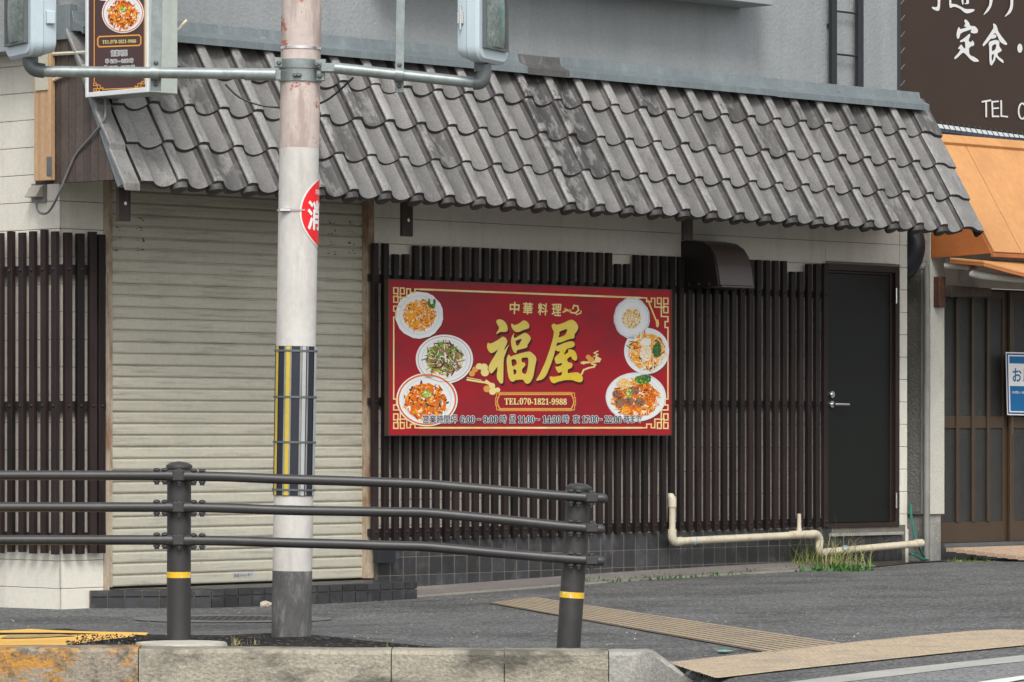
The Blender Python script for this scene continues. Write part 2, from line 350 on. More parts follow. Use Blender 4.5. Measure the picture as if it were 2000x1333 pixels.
# ------------------------------------------------------------------ ground
g = MB(); xs = [-120, -60, -30, -15, -10] + sorted([-7+.2*i for i in range(86)] + [.45+.021*i for i in range(26)]) + [12, 18, 30, 60, 120]
ys = [-30, 0, 8, 14, 16, 17.2, 18.0, 18.1, 18.2, 18.25, 18.3, 18.35, 18.4, 18.45, 18.5, 18.55, 18.6, 18.65, 18.7, 18.75, 18.76] + [18.8+.2*i for i in range(76)] + [36, 40, 60, 120, 200]
for y in ys:
    for x in xs:
        z = gz(x, y)
        if y < 18.80-.40*max(0, (x-.57)/.27)**1.2 or (y < 18.2 and x < 1.2): z -= .155*(1-sm(.55, .98, x))
        g.v.append(Vector((x, y, z)))
nx = len(xs)
for j in range(len(ys)-1):
    for i in range(nx-1): g.face((j*nx+i, j*nx+i+1, (j+1)*nx+i+1, (j+1)*nx+i))
solo('pavement', g, M['asphalt'], smooth=True, kind='structure', label='dark grey speckled asphalt pavement in front of the shop')

# new black asphalt by the pole, old collar and manhole
mb = MB(); sheet(mb, [(940, 1292), (800, 1286), (600, 1278), (300, 1275), (-60, 1273), (-60, 1234), (130, 1228), (300, 1240), (440, 1241), (520, 1237), (610, 1240), (700, 1250), (850, 1264), (940, 1268.5)], .006, 18.9)
solo('asphalt_patch', mb, M['asphnew'], kind='structure', label='fresh black asphalt patch around the pole foot')
mh = PG(455, 1211); mt = thing('manhole', 'round iron manhole cover in its worn pale collar behind the left rail post', 'manhole', mh, 'W')
mb = MB(); n = 40
ring = [(mh.x+.60*math.cos(2*math.pi*k/n), mh.y+.60*math.sin(2*math.pi*k/n)) for k in range(n)]
inn = [(mh.x+.36*math.cos(2*math.pi*k/n), mh.y+.36*math.sin(2*math.pi*k/n)) for k in range(n)]
for k in range(n):
    k2 = (k+1) % n; mb.add([(ring[k][0], ring[k][1], gz(*ring[k])+.005), (ring[k2][0], ring[k2][1], gz(*ring[k2])+.005), (inn[k2][0], inn[k2][1], gz(*inn[k2])+.008), (inn[k][0], inn[k][1], gz(*inn[k])+.008)], [(0, 1, 2, 3)])
mk('collar', mb, mat('collar asphalt', (.125, .125, .12, 1), .85, .15, 3, .2, 60, .004, 80), mt)
mb = MB(); zc = gz(mh.x, mh.y)
mb.lathe([(.35, -.02), (.35, .005)], (mh.x, mh.y, zc), 40)
for i in range(-7, 8):
    for j in range(-7, 8):
        if i*i+j*j < 46: mb.box((mh.x+i*.045-.014, mh.y+j*.045-.014, zc+.005), (mh.x+i*.045+.014, mh.y+j*.045+.014, zc+.011))
mk('cover', mb, mat('cast iron', (.06, .058, .055, 1), .6, .3, 6, metal=.3), mt)

# yellow paint
mb = MB()
for q in ([(-80, 1236), (60, 1228.5), (290, 1236), (285, 1241), (100, 1236)], [(-80, 1244), (30, 1240), (130, 1241), (235, 1236.5), (268, 1243), (190, 1252), (120, 1262), (-80, 1262)]):
    sheet(mb, q, .010, 18.92)
solo('road_marking', mb, M['yellowpaint'], kind='structure', label='bright yellow painted hatching on the asphalt at the lower left')
mb = MB(); sheet(mb, [(20, 1240), (118, 1239), (150, 1242), (60, 1246), (0, 1247)], .014)
solo('road_marking', mb, M['oldpaint'], kind='structure', label='faded worn strip of old paint inside the yellow hatching')

# tactile paving: diagonal ribs, then the long band
tp = thing('tactile_strip', 'tan tactile paving strip with long ribs running diagonally across the pavement', 'tactile paving', PG(1300, 1222), 'W')
a0, a1, b1, b0 = (1045, 1168), (1645, 1258), (1512, 1277), (955, 1178)
def lerp(p, q, t): return (p[0]+(q[0]-p[0])*t, p[1]+(q[1]-p[1])*t)
N = 8
for k in range(N):
    mb = MB(); t0, t1 = k/N, (k+1)/N
    A, B, C_, D = PG(*lerp(a0, a1, t0), .006), PG(*lerp(a0, a1, t1), .006), PG(*lerp(b0, b1, t1), .006), PG(*lerp(b0, b1, t0), .006)
    gp = .006/max(.1, (B-A).length); A, B, C_, D = A.lerp(B, gp), B.lerp(A, gp), C_.lerp(D, gp), D.lerp(C_, gp)
    mb.add([A, B, C_, D], [(0, 1, 2, 3)])
    o = mk('paving_tile', mb, M['tactbase'], tp)
    rb = MB(); nr = 9
    for r_ in range(nr):
        s0, s1 = (r_+.18)/nr, (r_+.74)/nr
        P = [A.lerp(D, s0), B.lerp(C_, s0), B.lerp(C_, s1), A.lerp(D, s1)]
        rb.prism([p+Vector((0, 0, .001)) for p in P], (0, 0, .005))
    rb = mk('ribs', rb, M['tactile'], o)
bp = thing('tactile_band', 'tan tactile paving band of small studs along the road edge', 'tactile paving', PG(1700, 1275), 'W')
top = [(1305, 1295), (1460, 1278), (1650, 1257), (1790, 1243), (1940, 1230), (2160, 1238)]
bot = [(1402, 1325), (1520, 1311), (1690, 1293), (1840, 1277), (1990, 1262), (2160, 1246)]
def along(L, t):
    f = t*(len(L)-1); i = min(int(f), len(L)-2); return lerp(L[i], L[i+1], f-i)
NT = 16
for k in range(NT):
    A, B, C_, D = [PG(*along(L, t), .006) for L, t in ((top, k/NT), (top, (k+1)/NT), (bot, (k+1)/NT), (bot, k/NT))]
    for r0, r1 in ((0, .333), (.333, .667), (.667, 1)):
        a, b, cc, d = A.lerp(D, r0+.008), B.lerp(C_, r0+.008), B.lerp(C_, r1-.008), A.lerp(D, r1-.008)
        a, b, cc, d = a.lerp(b, .02), b.lerp(a, .02), cc.lerp(d, .02), d.lerp(cc, .02)
        o = mk('paving_tile', MB().add([a, b, cc, d], [(0, 1, 2, 3)]), M['tactbase'], bp)
        st = MB()
        for i in range(6):
            for j in range(6):
                p = a.lerp(b, (i+.5)/6).lerp(d.lerp(cc, (i+.5)/6), (j+.5)/6)
                st.add([p+Vector((x, y, z)) for z, q in ((.0005, .019), (.005, .014)) for x, y in ((-q, -q), (q, -q), (q, q), (-q, q))],
                       [(4, 5, 6, 7), (0, 1, 5, 4), (1, 2, 6, 5), (2, 3, 7, 6), (3, 0, 4, 7)])
        mk('studs', st, M['tactile'], o)

# gutter and road beyond the pavement, lower right
mb = MB(); sheet(mb, [(1440, 1345), (1700, 1312), (2200, 1258), (2200, 1272), (1900, 1302), (1640, 1333), (1560, 1345)], .008)
solo('gutter_edge', mb, M['gutter'], kind='structure', label='pale worn concrete edge strip between pavement and road')
mb = MB(); sheet(mb, [(1560, 1346), (1640, 1334), (1900, 1303), (2200, 1273), (2400, 1300), (2400, 1700), (1300, 1700)], .009)
solo('road', mb, M['road'], kind='structure', label='light grey asphalt road at the lower right corner')
mb = MB(); sheet(mb, [(1830, 1346), (1905, 1333), (2010, 1318), (2200, 1296), (2200, 1301), (2010, 1325), (1900, 1346)], .015)
solo('road_line', mb, M['white'], kind='structure', label='thin white painted road line at the lower right corner')

# kerb stones
kb = thing('kerb', 'row of rough concrete kerb stones along the bottom of the view', 'kerb', (-.6, 18.7, 0), 'W', kind='structure')
del kb['category']
def kerb_piece(x0, x1, yt0, yt1, m, end=None, **kw):
    n = 14; b = MB(); YF, YB = 18.70, 18.93
    rows = []
    for i in range(n+1):
        t = i/n; px = x0+(x1-x0)*t; yt = yt0+(yt1-yt0)*t
        if end: yt = end(t)
        YF = 18.70-(.40*max(0, (t-.3)/.7)**1.2 if end else 0); YB = YF+.23
        X = (px-1000)/FPX*YF; z = EYE-(yt-HOR)/FPX*YF
        j = rnd.uniform(-.003, .003); e = .004 if i in (0, n) else 0
        rows.append([(X, YF+.002, -.2), (X, YF+rnd.uniform(0, .003)+e, z-.09), (X, YF+.003+rnd.uniform(0, .003)+e, z-.018+j), (X, YF+.022, z-.001+j*.6), (X, YB-.03, z+.004+j*.5), (X, YB, z-.012), (X, YB, -.2)])
    for r_ in rows: b.v += [Vector(p) for p in r_]
    m_ = len(rows[0])
    for i in range(n):
        for k in range(m_-1): b.face((i*m_+k, (i+1)*m_+k, (i+1)*m_+k+1, i*m_+k+1))
    b.face(list(range(m_))); b.face([n*m_+k for k in reversed(range(m_))])
    mk('kerb_stone', b, m, kb, smooth=True, **kw)
kerb_piece(-330, 269, 1266, 1266, M['kerborange'], label='kerb stone flaked with orange paint')
kerb_piece(271, 763, 1268, 1271, M['kerb'])
kerb_piece(765, 984, 1271, 1272, M['kerb'])
kerb_piece(986, 1188, 1272, 1273, M['kerb'], label='kerb stone stained dark')
kerb_piece(1190, 1368, 1274, 1345, M['kerbgrey'], end=lambda t: 1274+66*max(0, t-.48)/.52, label='sloping grey end kerb stone')
# concrete pad under the left post
mb = MB(); pp = []
pc = PY(355, 1250, 19.15)
for k in range(18):
    a = 2*math.pi*k/18; pp.append((pc.x+.215*math.cos(a)*(1+.1*rnd.random()), 19.17+.20*math.sin(a)*(1+.15*rnd.random())))
zt = .118
b = len(mb.v); mb.v += [Vector((x, y, .05)) for x, y in pp] + [Vector((x+(pc.x-x)*.08, y+(19.17-y)*.08, zt)) for x, y in pp]
for k in range(18):
    k2 = (k+1) % 18; mb.face((k, k2, 18+k2, 18+k))
mb.face([18+k for k in range(18)])
solo('concrete_footing', mb, mat('pale mortar', (.46, .44, .38, 1), .9, .15, 6, .12, 40, .008, 60), smooth=True, label='rough pale mortar footing under the left guardrail post', category='footing')

# ------------------------------------------------------------------ the restaurant
uC = 0.0
UL, UR = PF(205, 700).x, PF(727, 700).x              # shutter bay
UD0, UD1 = PF(1613, 700).x, PF(1757, 700).x          # door bay
UE = PF(1772, 700).x                                 # right corner of the wall
ZD = PF(1613, 515).z
B = thing('restaurant', 'low shop front with white siding, tiled canopy roof and closed shutter', 'building', (3, 1, 0))
mb = MB().box((.01, .30, -.3), (UL, 6, 5.6)).box((UR, .015, -.3), (UD0, 6, 3.6)).box((UD0, .25, -.3), (UD1, 6, ZD)).box((UD0, .015, ZD+.0), (UD1, 5.9, 3.6)).box((UD1, .015, -.3), (UE-.01, 6, 3.6))
mb.box((UL, .20, -.3), (UR, 5.9, 3.6)).box((.012, .015, -.3), (UL-.0, .30, 3.6))
mk('wall', mb, M['core'], B)
# horizontal siding boards, each its own piece
PIT = .176; zb0 = PF(1764, 1092).z
def boards(u0, u1, z0, z1, side=False, kz=None):
    z = z0 - ((z0-zb0) % PIT)
    while z < z1-.01:
        a, b_ = max(z+.002, z0), min(z+PIT-.0015, z1)
        if b_-a > .02:
            if side: m_ = bx((-.0, u0, a), (.0099, u1, b_))
            else: m_ = bx((u0, 0, a), (u1, .0145, b_))
            mk('siding_board', m_, M['siding'], B, bevel=.002)
        z += PIT
boards(0, UL-.012, -.08, 2.9)
boards(UR+.02, UD0-.002, .10, 3.0)
boards(UD0, UD1, ZD+.02, 2.95)
boards(UD1+.005, UE, .06, 2.95)
boards(.0, 5.5, -.08, 5.5, side=True)
# foot of the white pillar
mk('pillar_foot', bx((UD1-.03, -.008, -.02), (UE+.004, .012, PF(1764, 1034).z)), M['siding'], B)

# shutter
Z0 = PF(460, 1139).z
sh = thing('dummy', '', '', (0, 0, 0)); bpy.data.objects.remove(sh)
SH = bpy.data.objects.new('roller_shutter', None); COL.objects.link(SH); SH.parent = B; ORG['roller_shutter'] = Vector((UL, .06, Z0)); SH.location = ORG['roller_shutter']-ORG[B.name]
SH['label'] = 'closed cream roller shutter with scuffed slats'
sp = .0753; uS0, uS1 = PF(215, 700, -.05).x, PF(716, 700, -.05).x
prof = [(.062, 0), (.051, .004), (.048, .012), (.048, .058), (.051, .066), (.062, .070), (.062, .0755), (.070, .0755), (.070, 0)]
m_ = MB().prism([(0, y, z) for y, z in prof], (uS1-uS0, 0, 0)).mesh('shutter_slat', M['shutter'], smooth=False)
for k in range(36):
    part('shutter_slat', m_, SH, (uS0, rnd.uniform(-.001, .001), Z0+k*sp))
mb = MB().box((uS1-.9, .052, Z0+.02), (uS1-.1, .0478, Z0+.021))
rf = mk('guide_rail', MB().box((UL-.012, -.005, Z0-.09), (UL+.035, .06, 2.75)).box((UL+.035, .03, Z0), (uS0+.004, .09, 2.75)), M['rustframe'], B, label='rusty cream left shutter guide')
rf = mk('guide_rail', MB().box((UR-.04, .0, Z0-.0), (UR+.018, .06, 2.75)).box((UR-.05, .03, Z0), (UR-.04, .09, 2.75)), M['rustframe'], B, label='rusty cream right shutter guide')
# worn marks and maker's label on the shutter
lb = MB(); q = [PF(x, y, -.0465) for x, y in ((455, 1120), (496, 1118), (496, 1128), (455, 1130))]; lb.add(q, [(0, 1, 2, 3)])
lo = mk('label_plate', lb, M['silver'], SH)
lt = MB(); text(lt, '文化シャッター', [(457, 1122), (493, 1120), (493, 1126), (457, 1128)], lambda x, y, L: PF(x, y, -.0465+L), .0008, .02)
mk('lettering', lt, M['blackpl'], SH)
# marks left by old stickers
mk_ = MB()
for bx_ in (228, 275, 648, 688):
    for by in (428, 447, 468, 487):
        for _ in range(6):
            x = bx_+rnd.uniform(-9, 6); y = by+rnd.uniform(-4, 4)+(0 if bx_ < 400 else 6); w_ = rnd.uniform(1, 4.5); h_ = rnd.uniform(.7, 2.4)
            mk_.add([PF(x, y, -.0468), PF(x+w_, y, -.0468), PF(x+w_, y+h_, -.0468), PF(x, y+h_, -.0468)], [(0, 1, 2, 3)])
mk('scuff_marks', mk_, mat('old glue', (.07, .065, .05, 1), .8), SH, kind='stuff')

# tiled step in front of the shutter
stp = bpy.data.objects.new('shop_step', None); COL.objects.link(stp); stp.parent = B
wS = .50; zS = Z0-.012
SP = [(PF(176, 1170, .02).x, -.02), (PF(413, 1170, wS).x, -wS), (PF(815, 1150, wS).x, -wS), (PF(815, 1150, wS).x, -.03)]
uT0, uT1 = SP[0][0], SP[2][0]; ORG['shop_step'] = Vector((uT0, 0, 0)); stp.location = ORG['shop_step']-ORG[B.name]
stp['label'] = 'low step faced with charcoal tiles, its left corner cut off at an angle'
cc_ = [(u_+.01, y_+.010) for u_, y_ in SP[:1]] + [(SP[1][0]+.006, SP[1][1]+.009), (SP[2][0]-.009, SP[2][1]+.009), (SP[3][0]-.009, .19), (SP[0][0]+.01, .19)]
mk('core', MB().prism([(u_, y_, -.14) for u_, y_ in cc_], (0, 0, zS-.004+.14)), M['grout'], stp)
for (pa, pb2), tw_ in zip(zip(SP, SP[1:]), (.118, .118, .118)):
    d_ = Vector((pb2[0]-pa[0], pb2[1]-pa[1], 0)); n_ = max(1, round(d_.length/tw_)); w_ = d_.length/n_; an = math.atan2(d_.y, d_.x)
    ma = bx((.004, -.003, 0), (w_-.004, .009, .092)).mesh('step_tile', M['plinth'], bevel=.0015); mb_ = bx((.004, -.003, 0), (w_-.004, .009, .040)).mesh('step_tile', M['plinth'], bevel=.0015)
    for k in range(n_):
        q_ = Vector((pa[0], pa[1], 0)) + d_*(k/n_)
        part('step_tile', mb_, stp, (q_.x, q_.y, zS-.042), (0, 0, an)); part('step_tile', ma, stp, (q_.x, q_.y, zS-.142), (0, 0, an))
mt3 = bx((0, 0, 0), (.112, .112, .006)).mesh('step_tile', M['plinth'], bevel=.0015)
u_ = SP[0][0]+.05
while u_ < uT1-.12:
    y_ = -.13
    while y_ > -wS+.0:
        tlim = SP[0][1] + (u_-SP[0][0])/(SP[1][0]-SP[0][0])*(SP[1][1]-SP[0][1]) if u_ < SP[1][0] else -wS
        if y_ > tlim+.012: part('step_tile', mt3, stp, (u_, y_, zS-.0035))
        y_ -= .119
    u_ += .119

# charcoal tile plinth to the right
zP = PF(1000, 1050).z + .02; tw = .125
ncol = int((UD0-.0-UR-.02)/tw)
pts_ = bx((0, 0, 0), (tw-.010, .012, tw-.008)).mesh('plinth_tile', M['plinth'], bevel=.0015)
mk('plinth_bed', bx((UR+.02, -.028, -.1), (UE-.06, .001, zP-.002)), M['grout'], B)
for k in range(ncol+1):
    for r_ in range(3):
        part('plinth_tile', pts_, B, (UR+.024+k*tw, -.0315, zP-.004-(r_+1)*tw))
nc2 = int((UD1-.05-UD0)/.075)
pt2 = bx((0, 0, 0), (.069, .012, .19)).mesh('plinth_tile', M['plinth'], bevel=.0015)
zd2 = PF(1680, 1046).z
for k in range(nc2): part('plinth_tile', pt2, B, (UD0+.07+k*.075, -.038, zd2-.20))
mk('door_sill', bx((UD0-.0, -.06, zd2), (UD1-.02, .0, zd2+.022)), M['conc'], B)
# concrete strip at the wall foot
st = MB(); cor = [PF(832, 1166, .0)]
st.box((uT1+.004, -.30, -.14), (UD0+.15, -.029, .015)); 
st = MB(); ns_ = 20
for i in range(ns_): st.box((uT1+.004+(UD0+.15-uT1)*i/ns_, -.30, -.14), (uT1+.004+(UD0+.15-uT1)*(i+1)/ns_, -.029, .015))
for v_ in st.v:
    wv = MF @ v_
    if v_.z > -.1: v_.z = gz(wv.x, wv.y)+.022+.06*max(0, min(1, (v_.y+.30)/.27))*.6
mk('foot_strip', st, M['strip'], B)
st = MB()
for i in range(ns_): st.box((uT1+.004+(UD0+.2-uT1)*i/ns_, -.325, -.14), (uT1+.004+(UD0+.2-uT1)*(i+1)/ns_, -.302, .015))
for v_ in st.v:
    wv = MF @ v_
    if v_.z > -.1: v_.z = gz(wv.x, wv.y)+.014
mk('edging', st, M['edging'], B)

# door
D = bpy.data.objects.new('door', None); COL.objects.link(D); D.parent = B; ORG['door'] = Vector((UD0, 0, zd2)); D.location = ORG['door']-ORG[B.name]
D['label'] = 'plain dark steel door in a brown frame'
zb = PF(1680, 1030).z; ua, ub = PF(1613, 700, .03).x, PF(1755, 700, .03).x
fw = .045
mk('frame', MB().box((ua, -.04, zb), (ua+.02, .10, ZD)).box((ub-fw, -.04, zb), (ub, .10, ZD)).box((ua+.02, -.04, ZD-.05), (ub-fw, .10, ZD)).box((ua+.02, -.04, zb), (ub-fw, .10, zb+.035))
   .box((ub-fw-.03, -.01, zb+.035), (ub-fw, .10, ZD-.05)).box((ua+.02, -.01, ZD-.07), (ub-fw-.03, .1, ZD-.05)), M['doorframe'], D, bevel=.003)
mk('leaf', bx((ua+.022, .0, zb+.037), (ub-fw-.032, .04, ZD-.072)), M['doorpanel'], D, bevel=.003)
for py in (578, 978):
    p = PF(1742, py, .04); mk('hinge', MB().tube([(ub-fw-.01, -.052, p.z-.06), (ub-fw-.01, -.052, p.z+.06)], .008), M['chrome'], D, smooth=True)
p = PF(1628, 771, .03); q = PF(1628, 790, .03)
mk('lock', MB().tube([(p.x, .0, p.z), (p.x, -.022, p.z)], .026, 16).tube([(p.x, -.022, p.z), (p.x, -.03, p.z)], .016, 12), M['chrome'], D, smooth=True)
mk('handle', MB().tube([(q.x, .0, q.z), (q.x, -.02, q.z)], .026, 16).tube([(q.x, -.02, q.z), (q.x, -.055, q.z), (q.x+.02, -.06, q.z), (q.x+.15, -.06, q.z)], .010, 10), M['chrome'], D, smooth=True)

# ------------------------------------------------------------------ tiled canopy
WT, WE = .36, .90
gl = PF(62, 300).x; gr = PF(1741, 300).x
zT = PF(1800, 219, WT).z; zE = (PF(1834, 455, WE).z + PF(475, 380, WE).z)/2 + .02
CN = bpy.data.objects.new('canopy_roof', None); COL.objects.link(CN); CN.parent = B; ORG['canopy_roof'] = Vector((gl, -.5, zE)); CN.location = ORG['canopy_roof']-ORG[B.name]
CN['label'] = 'weathered grey tiled canopy roof with metal flashing on top'
c0, c26 = PF(347, 377, WE).x, PF(1834, 459, WE).x
pit = (c26-c0)/26
dirv = Vector((0, WE-WT, zT+.04-zE)); Ls = dirv.length; ang = math.atan2(dirv.z, dirv.y)
e = Ls/4
TP = [(0, -.012), (0, .046), (.006, .056), (.018, .061), (.05, .063), (.068, .060), (.082, .050), (.095, .036), (.110, .020), (.130, .006), (.155, -.003), (.185, -.007), (.215, -.006), (.245, .0), (.275, .011), (.302, .026)]
def tile_mesh(name, tp, eave=False, k=1.0, ln=None):
    b = MB(); ln = ln or e+.05; n = len(tp); rows = [(0, 0.0, .010), (0.0, .012, .024), (.010, .02, .026), (ln*.5, ln*.5, .014), (ln, ln, .0)]
    ys_ = [(0, .006), (.008, .024), (.03, .0255), (ln*.5, .014), (ln, .001)]
    sx = pit/.30
    for y, zo in ys_:
        for x, z in tp: b.v.append(Vector((x*sx*k, y + (.024*math.sin(math.pi*min(1, max(0, (x-.10)/.205))) * -1 if y < .05 else 0), z+zo)))
    nr = len(ys_)
    for x, z in tp: b.v.append(Vector((x*sx*k, 0.004, z+.006-.014)))
    for x, z in tp: b.v.append(Vector((x*sx*k, ln, z-.014)))
    for j in range(1, nr-1):
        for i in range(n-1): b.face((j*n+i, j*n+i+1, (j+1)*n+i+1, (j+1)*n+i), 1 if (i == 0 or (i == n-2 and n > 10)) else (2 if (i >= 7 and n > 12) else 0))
    b.k = 1
    for i in range(n-1): b.face((nr*n+i, nr*n+i+1, i+1, i))
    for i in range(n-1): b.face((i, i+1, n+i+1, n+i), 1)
    b.face((nr*n, 0, n, 2*n, 3*n, 4*n, (nr+1)*n)); b.face((nr*n+n-1, n-1, 2*n-1, 3*n-1, 4*n-1, 5*n-1, (nr+1)*n+n-1))
    for i in range(n-1): b.face((nr*n+i, nr*n+i+1, (nr+1)*n+i+1, (nr+1)*n+i))
    if eave:                                  # drooping lip under the pan and round end under the roll
        m = len(b.v)
        for x, z in tp[8:]: b.v.append(Vector((x*sx, -.004-.014*math.sin(math.pi*min(1, max(0, (x-.09)/.21))), z+.022)))
        lo_ = len(tp[8:])
        for i_, (x, z) in enumerate(tp[8:]):
            t = i_/(lo_-1); b.v.append(Vector((x*sx, -.010, z+.022-.018-.032*math.sin(math.pi*(.08+.84*t)))))
        for i in range(lo_-1): b.face((m+i, m+i+1, m+lo_+i+1, m+lo_+i))
        b.tube([(.042*sx, -.026, .010), (.042*sx, .0, .016), (.042*sx, .07, .026)], [.056*sx, .056*sx, .040*sx], 14)
        b.tube([(.042*sx, -.030, .010), (.042*sx, -.025, .010)], [.044*sx, .052*sx], 14)
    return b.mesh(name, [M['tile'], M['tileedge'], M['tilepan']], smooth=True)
vars_ = [tile_mesh('roof_tile', TP) for _ in range(1)]
topm = tile_mesh('roof_tile', TP, ln=e-.15)
eavem = tile_mesh('eave_tile', TP, True)
TPV = [(-.005, .0), (0, .018), (.05, .0), (.09, -.006), (.14, -.003), (.2, .0), (.25, .004), (.302, .018)]
vergeL = tile_mesh('verge_tile', [(.02, -.012), (.02, .01)] + [(x, z) for x, z in TP if x > .1])
vergeR = tile_mesh('verge_tile', [(0, -.012), (0, .036), (.012, .046), (.06, .048), (.10, .044), (.16, .034), (.24, .030), (.262, .020), (.265, -.05)])
vergeRe = tile_mesh('verge_tile', [(0, -.03), (0, .036), (.012, .046), (.06, .048), (.10, .044), (.16, .034), (.24, .030), (.262, .020), (.265, -.06)])
slopeup = Vector((0, math.cos(ang), math.sin(ang)))
nrm_ = Vector((0, -math.sin(ang), math.cos(ang)))
for r_ in range(4):
    for k in range(-1, 28):
        u_ = c0 - .045*pit/.30 + k*pit
        if r_ == 3: me = {'roof_tile': topm, 'verge_tile': me}.get(me.name.split('.')[0], me)
        base_ = Vector((u_, -WE, zE)) + slopeup*(r_*e) + nrm_*rnd.uniform(-.003, .003)
        if k == -1: me = vergeL
        elif k == 27: me = vergeR
        else: me = eavem if r_ == 0 else vars_[0]
        wr = 0.0
        if rnd.random() < .11: wr = rnd.uniform(.6, 1)
        if k in (12, 13) and r_ >= 1 and rnd.random() < .9: wr = 1.0
        if k == 12 and r_ == 0: wr = .9
        if k < 6 and rnd.random() < .3: wr = max(wr, rnd.uniform(.4, .9))
        if r_ == 0: wr = max(wr, rnd.uniform(.1, .4))
        if k > 22: wr = max(wr, rnd.uniform(.1, .3))
        o = part(me.name.split('.')[0], me, CN, base_, (ang+rnd.uniform(-.006, .006), 0, rnd.uniform(-.006, .006)))
        o['wear'] = float(wr)
# deck and soffit
uA, uB = c0-.045-pit+.02, c26+pit*1.9
deckp = [(-WE+.16, zE+.205), (-WT, zT+.0), (-.0, zT+.0), (-.0, zE+.13), (-WE+.16, zE+.13)]
mk('deck', MB().prism([(uA+.05, y, z-.028) for y, z in deckp], (uB-uA-.14, 0, 0)), M['brownwood'], CN)
mk('soffit', bx((gl+.03, -WE+.16, zE+.085), (uB-.12, -.001, zE+.098)), mat('soffit board', (.20, .18, .14, 1), .8), CN)
# flashing
fl = [(-WT+.03, zT+.145), (-WT-.035, zT+.145), (-WT-.05, zT+.085), (-WT-.135, zT+.045), (-WT-.135, zT-.004), (-WT-.12, zT+.012), (-WT+.03, zT+.03)]
uf = [gl-.0, PF(560, 90, WT).x, PF(1003, 110, WT).x, PF(1085, 130, WT).x, PF(1490, 170, WT).x, PF(1786, 190, WT).x]
names = ['flash', 'flash', 'flashdark', 'flash', 'flash']
for i in range(5):
    lift = .004*(i % 2)
    mk('flashing', MB().prism([(uf[i]+(0.001 if i else 0), y-lift, z+lift) for y, z in fl], (uf[i+1]-uf[i]-(.002 if i % 2 else -.015), 0, 0)), M[names[i]], CN, bevel=.002)
# gable end: vertical boards
gz0 = PU(160, 355, gl).z; print('gz0', gz0, 'zE', zE, 'zT', zT)
bw = .072; k = 0
while True:
    w0 = .215 + k*bw; w1 = w0+bw-.004
    if w1 > WE-.02: w1 = WE-.02
    if w0 > WE-.06: break
    tz = lambda w_: zT+.02 if w_ < WT else zT+.02-(w_-WT)*math.tan(ang)-.02
    mk('gable_board', MB().prism([(gl, -w0, gz0), (gl, -w1, gz0), (gl, -w1, max(gz0+.01, tz(w1))), (gl, -w0, max(gz0+.02, tz(w0)))], (.02, 0, 0)), M['brownwood'], CN)
    k += 1
mk('gable_backing', MB().prism([(gl+.021, -.01, gz0), (gl+.021, -WE+.05, gz0), (gl+.021, -WT, zT), (gl+.021, -.01, zT)], (.02, 0, 0)), M['brownwood'], CN)
mk('gable_flashing', MB().box((gl-.02, -WT-.03, zT-.03), (gl+.05, -.10, zT+.19)).prism([(gl-.012, -WT-.02, zT+.03), (gl-.012, -WT-.02, zT-.05), (gl-.012, -WE+.06, zE-.02), (gl-.012, -WE-.0, zE-.0)], (.10, 0, 0)), M['flash'], CN, bevel=.003)
# short verge pieces between the gable and the first tile column
for r_ in range(4):
    p0 = Vector((0, -WE, zE)) + slopeup*(r_*e-.01) + nrm_*.028; p1 = Vector((0, -WE, zE)) + slopeup*(r_*e+e) + nrm_*.008
    mb = MB().prism([(gl-.03, p0.y, p0.z), (gl-.03, p1.y, p1.z), (gl-.03, p1.y, p1.z-.05), (gl-.03, p0.y, p0.z-.05)], (c0-.045-pit+.04-gl, 0, 0))
    o = mk('verge_tile', mb, M['tile'], CN, bevel=.006); o['wear'] = .1
# timber post at the gable, metal straps
zq0, zq1 = PU(80, 355, gl).z, 5.2
mk('timber_post', bx((gl-.045, -.235, zq0), (gl-.003, -.075, zq1)), M['tanwood'], B, bevel=.004)
for py in (78, 326): 
    p = PU(104, py, gl); mk('strap', bx((gl-.049, -.25, p.z-.06), (gl-.046, -.205, p.z+.06)), M['galvdark'], B)
# dropper boards under the canopy
for px, y1, w_ in ((244, 432, .55), (797, 462, .30), (1345, 470, .3)):
    p = PF(px, y1, w_); mb = bx((p.x-.05, -w_, p.z), (p.x+.05, -w_+.03, zE+.084)); o = mk('dropper_board', mb, M['brownwood'], B, bevel=.003)
    if px < 1300: mk('bolt', MB().tube([(p.x, -w_-.006, p.z+.11), (p.x, -w_+.01, p.z+.11)], .012, 8), M['chrome'], o)

# upper storey
u1 = PF(1752, 100, .30).x
UPR = mk('upper_wall', bx((gl+.03, -.30, zT-.06), (u1, 5.8, 6.2)), M['stucco'], B)
sl0 = PF(1446, 17, .30)
mk('balcony_slab', MB().box((PF(700, 0, .3).x, -.62, sl0.z), (sl0.x, -.302, sl0.z+.5)), mat('slab paint', (.30, .32, .325, 1), .7, .08, 1), B, bevel=.004)

# ladder on the upper wall
L0, L1 = PF(1624, 178, .34), PF(1676, 178, .34)
ld = thing('ladder', 'black steel ladder fixed to the grey upper wall', 'ladder', (L0.x, -.34, zT))
mk('stile', bx((L0.x-.03, -.37, zT+.02), (L0.x+.03, -.34, 6.0)), M['blackpl'], ld); mk('stile', bx((L1.x-.035, -.37, zT+.02), (L1.x+.03, -.34, 6.0)), M['blackpl'], ld)
zr = PF(1650, 108, .35).z
for k in range(7):
    mk('rung', MB().tube([(L0.x+.03, -.355, zr+(k-1)*.325+.0), (L1.x-.035, -.355, zr+(k-1)*.325)], .008, 8), M['blackpl'], ld) if k else None
for zz in (zr+.2, zr+1.4): mk('bracket', bx((L0.x-.01, -.342, zz), (L0.x+.01, -.299, zz+.03)), M['blackpl'], ld)

